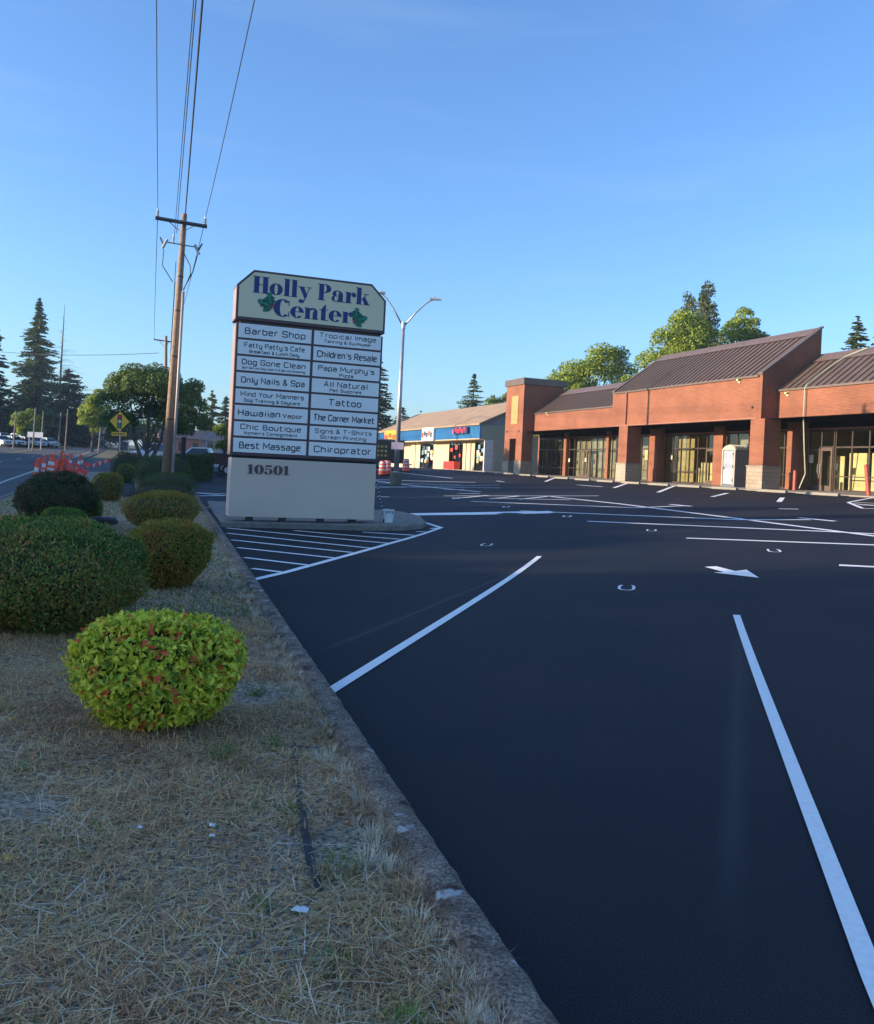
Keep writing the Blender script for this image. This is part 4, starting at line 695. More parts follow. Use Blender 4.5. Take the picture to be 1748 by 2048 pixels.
B().box((30.03, 35.95, 5.55), (30.098, 36.05, 5.65)).build('fixing', M_DARKM, br)
# wheel stops along the walk
ws0 = None; M_WS = mat('wheel_stop_concrete', (.24, .22, .18), .9, var=.12)
def wstop(v, u, label, rz=PH):
    q = W(v, u); q.z = g(q.x, q.y) + .003; o = MB(); prof = [(-.09, 0), (-.07, .10), (-.045, .125), (.045, .125), (.07, .10), (.09, 0)]
    o.prism([(a, -.95, b_) for a, b_ in prof][::-1], (0, 1.9, 0)); ob = o.build('wheel_stop', M_WS, None, bevel=.01); ob.location = q; ob.rotation_euler = (0, 0, rz); return tag(ob, label, 'wheel stop', 'wheel stops along the shop walk')
US_ = [29.5, 32.6, 36.0, 38.9, 41.7, 44.6, 47.5, 50.4, 53.3, 56.2, 59.1, 62.0]
NM = ['at the right edge of the view', 'by the striped corner at the right', 'below the rightmost brick pillar', 'between the rightmost pillar and the portable toilet', 'in front of the portable toilet', 'just left of the portable toilet', 'in front of the olive-coloured windows', 'below the brick pillar with the downspout', 'in front of the slim brick column', 'right of the left shop doors', 'in front of the left shop doors', 'nearest the brick tower']
for u, nm in zip(US_, NM): wstop(28.6, u, 'concrete wheel stop ' + nm)
q = gp(437, 1022); ws = wstop(0, 0, 'pale concrete wheel stop at the left end of the sign island', PH + 1.5); ws.location = q; ws['group'] = 'x'; del ws['group']
# portable toilet
def at_uv(v, u, dz=0): q = W(v, u); return Vector((q.x, q.y, g(q.x, q.y) + dz))
tp = at_uv(31.0, 38.27, .035); tl = thing('portable_toilet', 'grey portable toilet with domed cream roof in front of the brick shops', 'portable toilet', tp, PH)
M_TG = mat('grey_plastic', (.30, .32, .37), .45, var=.04); M_TD = mat('dark_plastic', (.13, .15, .18), .5); M_TC = mat('cream_plastic', (.42, .38, .30), .5)
MB().box((0, -.02, 0), (1.06, 1.1, .08)).build('skid', M_TD, tl); b = MB(); b.box((.04, 0, .08), (1.04, 1.08, 2.02)); b.build('cabin', M_TD, tl, bevel=.02)
d_ = MB().box((.0, .12, .14), (.038, .96, 1.98)).build('door', M_TG, tl, bevel=.01); MB().box((-.015, .84, .95), (-.001, .92, 1.07)).build('latch', M_BLACK, d_)
for z in (.3, 1.05, 1.75): MB().box((-.012, .13, z), (-.001, .19, z + .12)).build('hinge', M_BLACK, d_)
MB().prism([(-.006, .56 + .12 * math.cos(-a * .5236), 1.72 + .08 * math.sin(-a * .5236)) for a in range(12)], (.005, 0, 0)).build('badge', mat('pink_badge', (.65, .4, .38), .5), d_)
for y in (.0, 1.0): MB().box((-.01, y, .08), (.04, y + .08, 2.02)).build('corner_post', M_TC, tl)
rf = MB(); pr = [(1.1 * k_ / 10 - .01, 2.02 + .26 * math.sin(math.pi * k_ / 10) ** .6) for k_ in range(11)]; pr = [(0.0 - .02, 2.02)] + pr[1:-1] + [(1.10, 2.02)]
rf.prism([(.0, y, z) for y, z in pr], (1.06, 0, 0)); rfo = rf.build('roof', M_TC, tl); rb = MB()
for k_ in range(5): x = .08 + k_ * .22; rb.prism([(x, y, z + .03) for y, z in pr], (.07, 0, 0))
rb.build('roof_rib', M_TC, rfo); MB().tube([(.85, .15, 2.0), (.85, .15, 2.4)], .05, 8).build('vent_pipe', M_TD, tl)
# bollards
def bollard(x, Y, h, label, lean=0, r_=.075, col=None):
    q = at(x, Y, .03); o = MB().tube([(0, 0, 0), (0, 0, h * .97), (0, 0, h)], [r_, r_, r_ * .6], 12).build('bollard', mat('bollard_red', (.38, .07, .05), .5, var=.15), None, smooth=False); o.location = q; o.rotation_euler = (0, lean, 0); return tag(o, label, 'bollard', 'red steel bollards by the shops')
def on_v(x, v):   # column pixel x on the plane v
    a, c = ray(x, 936 + (x - 874) * .0478); k_ = v / (a * cp + sp); return a * k_, k_
for x, v, h, lab, ln in ((1589, 31.6, 1.0, 'dark red upright bollard right of the rightmost brick pillar', 0), (1738, 30.3, 1.35, 'thick red bollard leaning left at the right edge', -.13), (1264, 30.8, .95, 'orange-red bollard against the left brick pillar', .03)):
    X, Y = on_v(x, v); bollard(x, Y, h, lab, ln, .09)
# step ladder and white board behind the left bay glass, cable over the roof
X, Y = on_v(1290, 33.9); ld = thing('step_ladder', 'aluminium step ladder behind the shop glass left of the pillar', 'ladder', (X, Y, FZ + .01), PH)
for s in (-1, 1): MB().tube([(s * .0, -.3, 0), (.0, -.05 * s * 0, 1.9)], .02, 6).build('rail', M_STEEL, ld) if 0 else MB().tube([(-.02 * s, s * .35, 0), (0, s * .08, 1.8)], .022, 6).build('rail', M_STEEL, ld)
for k_ in range(5): y = .35 - .27 * (k_ + 1) / 6; MB().box((-.03, -y, .3 * (k_ + 1)), (.03, y, .3 * (k_ + 1) + .03)).build('step', M_STEEL, ld)
wb = MB().box((0, -.45, 2.95), (.03, .45, 3.62)).build('notice_board', M_CRM, None); wb.location = (*W(33.45, 50.15)[:2], 0); wb.rotation_euler = (0, 0, PH); tag(wb, 'pale board behind the glass above the step ladder', 'board')
cb = MB(); K = [(1735, 700, 33.5), (1690, 722, 33.0), (1643, 757, 31.9), (1614, 771, 31.1)]; P = []
for x, y, v in K:
    a, c = ray(x, y); kk = v / (a * cp + sp); z = 6.6 + (v - 31.1) * .772 + .08; P.append(Vector((a * kk, kk, z)))
e = P[-1]; o_ = W(-.12, 0); P += [Vector((e.x + o_.x, e.y + o_.y, 6.45)), Vector((e.x + o_.x, e.y + o_.y, 5.0)), Vector((e.x + .05, e.y + .1, 3.6)), Vector((e.x + .25, e.y + .3, 2.3)), Vector((e.x + .02, e.y + .4, 1.56))]
cb.tube(P, .03, 6); tag(cb.build('cable', mat('pale_green_cable', (.36, .42, .30), .6), None), 'pale green cable hanging from the roof across the brick fascia', 'cable')
# ================================================================== blue fascia shop
GO = (32.5, 77.6, 1.6); gb = thing('shingle_shop', 'low cream shop with blue ribbed fascia and brown shingle roof', 'building', W(*GO), PH)
def D(): return MB(GO)
M_CW = mat('cream_wall', (.52, .42, .28), .8, var=.05); M_CWS = mat('shaded_cream', (.33, .33, .26), .8, var=.05); M_SH = mat('brown_shingle', (.28, .19, .125), .9, col2=(.36, .25, .17), nscale=.8, bump=.5, bscale=20)  # end wall is cream too, its shade mixed into the olive tone
M_BL = mat('blue_ribbed_metal', (.035, .19, .42), .45, var=.1, nscale=.3); u1_ = 114.
wl = D(); wl.box((34.0, 77.9, 1.5), (34.2, 79.5, 4.8))
for a, b2 in ((84.2, 86.6), (82.9, 84.2), (88.0, 92.6), (95.9, u1_)): pass
wl.box((33.9, 77.65, 1.4), (34.15, 78.2, 4.82)); wl.box((33.9, 82.3, 1.4), (34.15, 85.6, 4.82)); wl.box((33.9, 89.8, 1.4), (34.15, 94.9, 4.82)); wl.box((33.9, 99.8, 1.4), (34.15, u1_, 4.82))
for a, b2 in ((78.2, 82.3), (85.6, 89.8), (94.9, 99.8)): wl.box((33.9, a, 4.56), (34.15, b2, 4.82))
wl.build('wall', M_CW, gb); D().box((34.16, 77.62, 1.4), (44, 77.85, 6.2)).build('end_wall', M_CWS, gb); D().prism([(32.52, 77.64, 6.2), (44, 77.64, 6.2), (38.2, 77.64, 8.98)], (0, .2, 0)).build('gable', mat('grey_siding', (.23, .25, .28), .8), gb)
D().box((32.5, 77.58, 4.8), (34.16, 77.8, 6.18)).build('end_wall', M_CWS, gb); D().box((33.0, 77.6, 1.4), (33.9, 77.8, 4.8)).build('wing_wall', mat('white_wing', (.55, .55, .55), .8), gb)
fa = D(); fa.box((32.42, 77.56, 4.84), (32.55, u1_, 6.16))
for k_ in range(110): u = 77.6 + k_ * .33; fa.box((32.37, u, 4.84), (32.418, u + .1, 6.16))
fo = fa.build('fascia', M_BL, gb); D().box((32.3, 77.5, 6.16), (32.6, u1_, 6.3)).build('gutter', M_CW, gb); D().box((32.4, 77.6, 4.74), (33.9, u1_, 4.83)).build('soffit', M_CW, gb)
rf = D(); rf.prism([(32.2, 77.3, 6.28), (38.2, 77.3, 9.1), (44.3, 77.3, 6.28), (44.3, 77.3, 6.12), (38.2, 77.3, 8.94), (32.2, 77.3, 6.12)][::-1], (0, u1_ - 77, 0)); rf.build('roof', M_SH, gb)
D().box((40, 77.9, 1.4), (40.1, u1_, 4.8)).build('interior_wall', M_DKI, gb)
PC = [(.7, .7, .66), (.75, .35, .05), (.6, .06, .05), (.15, .3, .4), (.5, .5, .2), (.7, .6, .5)]
for q, (a, b2) in enumerate(((78.2, 82.3), (85.6, 89.8), (94.9, 99.8))):
    f = D(); n = 4 if q != 2 else 3
    for k_ in range(n + 1): u = a + .04 + (b2 - a - .08) * k_ / n; f.box((33.95, u - .05, 1.65), (34.05, u + .05, 4.55))
    f.box((33.95, a, 1.6), (34.05, b2, 1.75)); wf = f.build('window', M_BLACK, gb); D().add([(33.99, a, 1.7), (33.99, a, 4.55), (33.99, b2, 4.55), (33.99, b2, 1.7)], [(0, 1, 2, 3)]).build('pane', glassmat('dark_glass', (.6, .63, .6), .06), wf)
    for k_ in range(13 if q != 1 else 9):
        u = a + .2 + (b2 - a - 1.1) * rnd.random(); z = 2.0 + rnd.random() * 1.9; c2 = rnd.choice(PC) if q != 1 else PC[2]
        if q == 1 and k_ > 3: break
        D().box((33.95 - .004 - k_ * .003, u, z), (33.95 - .003 - k_ * .003, u + rnd.uniform(.4, .75), z + rnd.uniform(.3, .5))).build('poster', mat('poster%d' % PC.index(c2), c2, .5), wf)
rbn = D().box((33.0, 85.7, 1.66), (33.7, 89.0, 2.5)).build('red_bench', mat('red_paint', (.6, .03, .02), .5), None); rbn.location = W(*GO); rbn.rotation_euler = (0, 0, PH); tag(rbn, 'bright red box below the middle window of the cream shop', 'box')
for k_, (ua, ub, za, zb, c2) in enumerate(((103.5, 109.5, 4.8, 6.3, (.75, .33, .02)), (90.3, 94.2, 4.75, 6.25, (.78, .76, .72)), (80.2, 84.2, 5.35, 6.0, (.02, .03, .12)))):
    s = D().box((32.12, ua, za), (32.36, ub, zb)).build('shop_sign', mat('signboard%d' % k_, c2, .5), fo)
    for q in range((3, 5, 6)[k_]):
        n_ = (3, 5, 6)[k_]; u = ub - (ub - ua) * (q + .8) / (n_ + .4); wv = (ub - ua) / n_ * .6; zc_ = (za + zb) / 2 + (.1 if q % 2 else -.08)
        c3 = [(.7, .08, .02), (.04, .05, .08) if q % 3 else (.6, .1, .08), (.75, .03, .05)][k_]; z_h = (.25, .28, .2)[k_]
        D().box((32.06, u, zc_ - z_h), (32.117, u + wv, zc_ + z_h)).build('sign_mark', mat('signmark%d%d' % (k_, q % 3 == 0), c3, .5), s)
D().box((32.1, 103.8, 4.62), (32.34, 108.8, 4.79)).build('sign_mark', mat('signmark00', (.7, .08, .02)), fo)
for u in (81.2, 86.5, 91.8, 97.): D().box((32.6, u, 4.68), (32.8, u + .3, 4.738)).build('soffit_light', M_CRM, gb)
D().box((33.82, 84.55, 1.6), (33.895, 84.62, 4.7)).build('downspout', M_CWS, gb); D().box((33.82, 101.5, 1.6), (33.895, 101.57, 4.7)).build('downspout', M_CWS, gb)
# ================================================================== street lamp in the lot
lp = at(793, 50.); lp.z = pt(793, 966, 50).z; lz = g(lp.x, lp.y); lp.z = lz; sl_ = thing('street_lamp', 'tall two-armed parking lot lamp on a round concrete base', 'street lamp', lp)
MB().lathe([(.33, -.1), (.33, .72), (.30, .76), (0, .76)], n=20).build('concrete_base', mat('mossy_concrete', (.10, .095, .07), .95, col2=(.18, .17, .13), nscale=5, bump=.6), sl_)
tp_ = pt(805, 648, 50) - lp; HT = tp_.z; MB().tube([(0, 0, .74), (0.02, 0, HT)], [.16, .085], 14).build('pole', M_STEEL, sl_, smooth=True)
MB().tube([(0, 0, .76), (0, 0, .82)], .2, 12).build('base_flange', M_STEEL, sl_); MB().tube([(.02, 0, HT - .25), (.02, 0, HT + .1)], .11, 12).build('arm_collar', M_STEEL, sl_)
for s, ex in ((1, (883, 599)), (-1, (748, 585))):
    e = pt(ex[0], ex[1], 50) - lp; x0 = .02; P = [Vector((x0 + s * .08, 0, HT - .05)), Vector((x0 + (e.x - x0) * .35, 0, HT + (e.z - HT) * .50)), Vector((x0 + (e.x - x0) * .58, 0, HT + (e.z - HT) * .82)), Vector((x0 + (e.x - x0) * .75, 0, HT + (e.z - HT) * .97)), Vector((x0 + (e.x - x0) * .88, 0, e.z + .02))]
    a_ = MB().tube(P, [.05, .045, .04, .035, .035], 8).build('arm', M_STEEL, sl_, smooth=True)
    h = MB(); hx = e.x - s * .38; h.prism([(hx - s * .28, -.11, e.z + .06), (hx + s * .38, -.15, e.z + .01), (hx + s * .38, -.15, e.z - .04), (hx - s * .28, -.11, e.z - .06)], (0, .26, 0)); h.tube([(hx - s * .05, 0, e.z + .05), (hx - s * .05, 0, e.z + .17)], .04, 8); h.build('lamp_head', mat('lamp_grey', (.3, .3, .3), .5), a_)
pl_ = MB().box((-.36, -.2, 0), (.36, -.18, .42)).build('placard', mat('lilac_placard', (.50, .42, .50), .6), None); pl_.location = pt(795, 899, 50); pl_.location.y = 50; tag(pl_, 'blank lilac placard fixed to the parking lot lamp', 'placard')
fw = MB(); [fw.tube([(rnd.uniform(-.25, .25), rnd.uniform(-.25, .25), .7), (rnd.uniform(-.3, .3), rnd.uniform(-.3, .3), rnd.uniform(.82, .95))], .02, 4) for i in range(14)]
# ================================================================== utility poles and wires
M_WOOD = mat('pole_wood', (.24, .155, .10), .9, col2=(.36, .24, .16), nscale=8, bump=.8, bscale=30); M_CER = mat('insulator', (.45, .44, .42), .3); M_WIRE = mat('wire', (.03, .03, .035), .6)
PY = 33.; pb_ = at(333, PY); top = pt(369, 428, PY); up_ = thing('utility_pole', 'nearest tall wooden utility pole with crossarm behind the dark shrubs', 'utility pole', pb_)
lean = Vector((top.x - pb_.x, 0, 0)); HT = top.z - pb_.z
def pa(f, dx=0, dy=0): return Vector((lean.x * f + dx, dy, HT * f))
MB().tube([pa(-.02), pa(.5), pa(1)], [.185, .14, .10], 16).build('pole', M_WOOD, up_, smooth=True)
vd = Vector((cp, sp, 0)); ca_z = (pt(368, 447, PY).z - pb_.z) / HT; c0 = pa(ca_z); L1 = c0 - vd * .98 + Vector((0, -.2, .02)); R1 = c0 + vd * .92 + Vector((0, -.2, -.05))
arm = MB().tube([L1, R1], .075, 4).build('crossarm', mat('arm_wood', (.10, .085, .09), .9), up_)
for s, e in ((-1, L1.lerp(R1, .22)), (1, L1.lerp(R1, .78))): MB().tube([e, pa(ca_z - .028, s * .13, -.16)], .018, 5).build('brace', M_STEEL, up_)
def insul(par, p, h=.3, r=.06): return MB().lathe([(.02, 0), (r, .03), (r * .6, .08), (r, .11), (r * .6, .16), (r, .19), (.03, .24), (.03, h)], p, 10).build('insulator', M_CER, par)
IL = L1.lerp(R1, .04) + Vector((0, 0, .06)); IR = L1.lerp(R1, .96) + Vector((0, 0, .06)); insul(up_, IL); insul(up_, IR)
lz_ = (pt(368, 493, PY).z - pb_.z) / HT; c1 = pa(lz_); La = c1 - vd * .62 + Vector((0, -.15, .06)); Ra = c1 + vd * .62 + Vector((0, -.15, 0)); MB().tube([La, Ra], .025, 5).build('lower_arm', M_STEEL, up_)
for e, s in ((La, -1), (Ra, 1)):
    MB().tube([e + Vector((-.12 * s, 0, .1)), e + Vector((.06 * s, 0, -.26))], .055, 8).build('cutout', M_CER, up_); MB().tube([e + Vector((.16 * s, 0, .16)), e + Vector((-.02 * s, 0, -.2))], .03, 6).build('cutout_fuse', M_BLACK, up_)
insul(up_, c1 - vd * .30 + Vector((0, -.1, .08)), .3, .045)
def droopy(a, b, k): return [a.lerp(b, t) + Vector((0, 0, -k * math.sin(math.pi * t))) for t in np.linspace(0, 1, 9)]
cz = pa(lz_ - .115, .05, -.18)
MB().tube([La + Vector((0, 0, -.3)), La + Vector((-.02, 0, -.9)), pa(lz_ - .13, -.2, -.2)], .018, 5).build('jumper_cable', M_BLACK, up_); MB().tube([Ra + Vector((0, 0, -.3)), Ra + Vector((-.15, 0, -.95)), pa(lz_ - .155, .22, -.2)], .022, 5).build('jumper_cable', M_BLACK, up_)
MB().tube([pa(lz_ - .02, .1, -.2), pa(lz_ - .07, .42, -.2), pa(lz_ - .10, .45, -.2), pa(lz_ - .155, .24, -.2)], .018, 5).build('jumper_cable', M_BLACK, up_)
cf = (pt(370, 567, PY).z - pb_.z) / HT; cdp = [pa(0, .29, -.12), pa(.4, .25, -.13), pa(cf - .03, .20, -.13)]
MB().tube(cdp, .055, 10).build('conduit', mat('grey_conduit', (.42, .36, .33), .5), up_, smooth=True)
for f in (.28, .5, .66, .78): q = pa(f); MB().tube([q + Vector((0, 0, -.03)), q + Vector((0, 0, .03))], .195 - .085 * f, 14).build('steel_band', M_DARKM, up_)
fy = 84.; fb = at(331, fy); ftp = pt(332, 672, fy); fp = thing('utility_pole', 'farther utility pole rising behind the street tree', 'utility pole', fb); HF = ftp.z - fb.z
MB().tube([(0, 0, 0), (ftp.x - fb.x, 0, HF)], [.22, .13], 10).build('pole', M_WOOD, fp); fa1 = pt(308, 679, fy) - fb; fa2 = pt(345, 684, fy) - fb; MB().tube([fa1, fa2], .07, 4).build('crossarm', MATS['arm_wood'], fp)
MB().tube([fa1.lerp(fa2, .25), Vector((ftp.x - fb.x, 0, HF - 1.2))], .03, 4).build('brace', M_STEEL, fp); MB().tube([fa1.lerp(fa2, .8), Vector((ftp.x - fb.x, 0, HF - 1.2))], .03, 4).build('brace', M_STEEL, fp); insul(fp, fa1, .3); insul(fp, fa2, .3)
def wire(A_, B_, sag, label, r=.014, n=40):
    o = MB().tube([A_.lerp(B_, t) + Vector((0, 0, -4 * sag * t * (1 - t))) for t in np.linspace(0, 1, n)], r, 5, cap=False).build('power_line', M_WIRE, None); return tag(o, label, 'wire', 'overhead wires')
def near_wire(A_, x, y, label, r=.014, dv=0):
    """from the near pole over the camera to a pole behind it, passing pixel (x, y)"""
    u, v = UV(A_.x, A_.y); a, c = ray(x, y); k_ = (v + dv * .3) / (a * cp + sp); uu_ = k_ * (-a * sp + cp); z = EYE + c * k_; u2 = u - 52; t = (u - uu_) / 52
    if not (0.05 < t < 1.3): t = .45; z = A_.z
    s = (A_.z - z) / (4 * t * (1 - t)) if .05 < t < .95 else .8
    wire(A_, W(v + dv, u2, A_.z), s, label, r, 50)
O = pb_
# lines end where the image says they leave: direction found from a 3-D point on each ray at the wire's height
def wire_px(A_, x, y, z, label, r=.013):
    a, c = ray(x, y); Y = (z - EYE) / c; P_ = Vector((a * Y, Y, z)); d = (P_ - A_); L_ = d.length; E_ = A_ + d * (46 / L_); t = L_ / 46; s = .55
    zt = z; E_.z = A_.z + .2; base_ = A_.z + (E_.z - A_.z) * t; s = (base_ - zt) / (4 * t * (1 - t)); wire(A_, E_, s, label, r, 50)
wire_px(O + IL + Vector((0, 0, .28)), 313, 0, 10.6, 'single overhead wire from the left end of the near crossarm', .011)
wire_px(O + IR + Vector((0, 0, .28)), 509, 0, 10.3, 'single overhead wire from the right end of the near crossarm', .011)
wire_px(O + pa(1, .05, -.05), 405, 0, 11.0, 'thick overhead cable from the very top of the near pole', .024)
wire_px(O + pa(.93, -.22, -.1), 392, 0, 10.0, 'left thin wire of the bundle leaving the near pole top', .012)
wire_px(O + pa(.90, -.3, -.1), 385, 30, 9.6, 'lowest thin wire running beside the near pole bundle', .010)
wire(O + IL + Vector((0, 0, .2)), fb + fa1 + Vector((0, 0, .3)), .5, 'wire between the left crossarm ends of both poles'); wire(O + IR + Vector((0, 0, .2)), fb + fa2 + Vector((0, 0, .3)), .5, 'wire between the right crossarm ends of both poles')
wire(O + pa(.83, -.2, 0), fb + Vector((0, 0, HF - .2)), .6, 'upper middle wire between the two poles'); wire(O + pa(.72, -.18, 0), fb + Vector((0, 0, HF - 2.6)), .6, 'lower middle wire between the two poles', .02); wire(O + pa(.76, -.18, 0), fb + Vector((0, 0, HF - 1.4)), .6, 'central wire between the two poles')
for k_, (y0, y1) in enumerate(((697, 706), (774, 774), (781, 782), (826, 838))): wire(pt(-60, y0, 120), pt((318, 300, 300, 136)[k_], y1, (84, 130, 130, 125)[k_]), .5, 'thin wire crossing the road on the left, %s' % ('topmost of four', 'second from the top', 'third from the top', 'lowest of four')[k_], .03)
for k_, (x, yt, Y, lab) in enumerate(((30, 822, 120, 'leftmost pole in front of the parked cars'), (69, 815, 118, 'dark pole beside the white board'), (85, 822, 130, 'pole right of the white board'), (134, 818, 135, 'pale pole right of the bare snag'), (187, 842, 150, 'thin pole before the pale green tree'), (199, 855, 120, 'short wooden pole left of the white approaching car'), (120, 825, 140, 'thin grey pole at the snag trunk'))):
    b_, H_ = tree_at(x, yt, Y); o = MB().tube([(0, 0, 0), (.15, 0, H_)], [.12, .09], 8).build('roadside_pole', mat('grey_wood', (.24, .2, .17), .9), None); o.location = b_; tag(o, lab, 'pole', 'poles along the far side of the road')
# ================================================================== warning sign and posts
M_YW = mat('sign_yellow', (.88, .46, .03), .5, var=.03); wy = 57.; wb_ = at(238, wy); wz = lambda x, y: pt(x, y, wy) - wb_
ss = thing('warning_sign', 'yellow diamond signal-ahead sign with small plaque on a steel post', 'traffic sign', wb_)
c_w = wz(239.5, 843); MB().box((-.04, 0, 0), (.04, .06, c_w.z + .5)).build('post', M_STEEL, ss); R_ = .66
pn = MB().prism([(c_w.x + R_ * math.cos(-k_ * math.pi / 2), -.03, c_w.z + R_ * math.sin(-k_ * math.pi / 2)) for k_ in range(4)], (0, .02, 0)).build('diamond_panel', M_YW, ss)
sy = MB().box((c_w.x - .15, -.036, c_w.z - .45), (c_w.x + .15, -.0301, c_w.z + .45)).build('signal_symbol', M_INK, pn)
for dz, c2, nm in ((.3, (.5, .03, .04), 'red_disc'), (0, (.7, .6, .35), 'amber_disc'), (-.3, (.02, .25, .12), 'green_disc')):
    MB().prism([(c_w.x + .12 * math.cos(-k_ * .5236), -.037, c_w.z + dz + .12 * math.sin(-k_ * .5236)) for k_ in range(12)][::-1], (0, -.004, 0)).build(nm, mat(nm, c2, .5), sy)
c2_ = wz(238.5, 868); pq = MB().box((c2_.x - .5, -.03, c2_.z - .13), (c2_.x + .5, -.01, c2_.z + .13)).build('plaque', M_YW, ss)
text_mesh([('NINTH', c2_.x, 0, .12, .7, .16)] if 0 else [], 'x', M_INK, pq) if 0 else None
for k_ in range(7): MB().box((c2_.x - .4 + k_ * .115, -.034, c2_.z - .06), (c2_.x - .34 + k_ * .115, -.0301, c2_.z + .06)).build('plaque_mark', M_INK, pq)
b_, H_ = tree_at(257, 882, 60); o = MB().box((-.03, 0, 0), (.03, .05, H_)).build('sign_post', M_STEEL, None); o.location = b_; tag(o, 'bare thin steel post right of the yellow warning sign', 'post')
b_, H_ = tree_at(366, 873, 42); b_ = at(366, 42); o = thing('black_post', 'dark post with pale foot before the rectangular hedge', 'post', b_); H_ = hgt(366, 874, 42, b_.z); MB().tube([(0, 0, .6), (0, 0, H_)], .11, 10).build('shaft', M_BLACK, o); MB().tube([(0, 0, 0), (0, 0, .6)], .08, 10).build('foot', M_CONC2, o)
# ================================================================== orange channelizer posts, barricade, flags
M_OR = mat('safety_orange', (.90, .13, .06), .5, var=.05, emit=None); M_REF = mat('reflective_white', (.7, .7, .7), .4)
def cone():
    t = thing('traffic_post', '', 'traffic post', (0, 0, 0), 0, 'orange traffic posts at the road edge')
    MB().lathe([(.22, 0), (.22, .04), (.10, .06), (0, .06)], n=8).build('rubber_base', M_BLACK, t); MB().lathe([(.10, .05), (.075, .5), (.055, 1.0), (.05, 1.04), (.07, 1.06), (.07, 1.12), (.03, 1.16), (0, 1.16)], n=14).build('tube', M_OR, t)
    MB().lathe([(.0655, .82), (.0715, .67)][::-1], n=14).build('reflective_band', M_REF, t); MB().lathe([(.0765, .55), (.0805, .45)][::-1], n=14).build('reflective_band', M_REF, t); return t
proto = cone()
CN = [(65, 980, .14, 'leaning orange post nearest the camera'), (84, 968, .05, 'low orange post behind the nearest leaning one'), (95, 960, .10, 'third orange post from the left'), (101, 962, .08, 'orange post before the barricade plate'), (123, 958, .09, 'orange post just right of the barricade plate'), (138, 956, .04, 'orange post second from the right end'), (151, 956, .18, 'rightmost strongly leaning orange post where the flags begin')]
for k_, (x, y, ln, lab) in enumerate(CN):
    o = proto if k_ == 0 else copy_tree(proto); o.location = gp(x, y) + Vector((0, 0, 0)); o.scale = (1.15, 1.15, 1.12); o.rotation_euler = Matrix.Rotation(ln, 4, 'Y').to_euler(); o['label'] = lab
bp_ = gp(112, 958); bc = thing('barricade', 'tipped orange barricade with white board among the orange posts', 'barricade', bp_)
MB().box((-.32, 0, .42), (.32, .05, .95)).build('orange_board', M_OR, bc); MB().box((-.34, -.01, .18), (.34, .04, .36)).build('white_board', M_REF, bc)
for s in (-1, 1): MB().tube([(s * .3, .1, 0), (s * .25, .06, 1.1)], .025, 6).build('leg', M_OR, bc)
MB().tube([(.02, -.05, .5), (.3, -.1, 1.45)], .07, 8).build('raised_tube', M_OR, bc)
nt_ = thing('safety_mesh', 'crumpled red safety mesh hung over the orange posts', 'mesh', bp_ + Vector((-.5, .1, 0)))
V = []; F = []
for i in range(15):
    for j in range(5): V.append((-.75 + i * .2, .08 * math.sin(i * 1.7 + j), .3 + .15 * j + .13 * math.sin(i * .9)))
for i in range(14):
    for j in range(4):
        if (i + j) % 3: F.append((i * 5 + j, i * 5 + j + 1, (i + 1) * 5 + j + 1, (i + 1) * 5 + j))
npmesh('netting', V, F, mat('mesh_red', (.88, .09, .08), .6), nt_)
fl_ = thing('flag_line', 'sagging string of red and white flags from the posts to the purple shrub', 'flags', gp(160, 950)); O2 = fl_.location; A_ = pt(160, 917, O2.y); B_ = pt(222, 918, O2.y + 2.5)
L_ = [A_.lerp(B_, t) + Vector((0, 0, -.25 * math.sin(math.pi * t) - .1 * math.sin(2 * math.pi * t))) - O2 for t in np.linspace(0, 1, 17)]; MB().tube(L_, .012, 4).build('string', M_OR, fl_)
for k_ in range(15):
    q = L_[k_ + 1]; MB().prism([q + Vector((-.1, 0, 0)), q + Vector((.1, 0, .0)), q + Vector((.03 * math.sin(k_), .02, -.26))], (0, .006, 0)).build('flag', MATS['mesh_red'] if k_ % 3 else M_REF, fl_)
x_ = gp(267, 915) if 0 else at(268, 58); o = copy_tree(proto); o.location = x_; o['label'] = 'small distant orange post beside the street tree trunk'; o.rotation_euler = (0, 0, 0)
# barrels by the trailer
def barrel():
    t = thing('traffic_barrel', '', 'traffic barrel', (0, 0, 0), 0, 'orange traffic barrels by the trailer'); MB().lathe([(.36, 0), (.36, .06), (.29, .08), (0, .08)]).build('rubber_base', M_BLACK, t)
    MB().lathe([(.29, .07), (.29, .3), (.27, .32), (.27, .55), (.25, .57), (.25, .78), (.23, .8), (.22, 1.0), (.1, 1.02), (0, 1.02)]).build('drum', M_OR, t)
    for z, r_ in ((.35, .272), (.6, .252), (.84, .2295)): MB().lathe([(r_, z), (r_, z + .1)]).build('reflective_band', M_REF, t)
    return t
bb = barrel()
for k_, (x, Y, lab) in enumerate(((766, 60, 'orange barrel at the left of the lamp post, nearer of the pair'), (775, 61, 'orange barrel at the left of the lamp post, behind its twin'), (812, 66, 'orange barrel at the right of the lamp post'))):
    o = bb if k_ == 0 else copy_tree(bb); o.location = at(x, Y, 0); o['label'] = lab
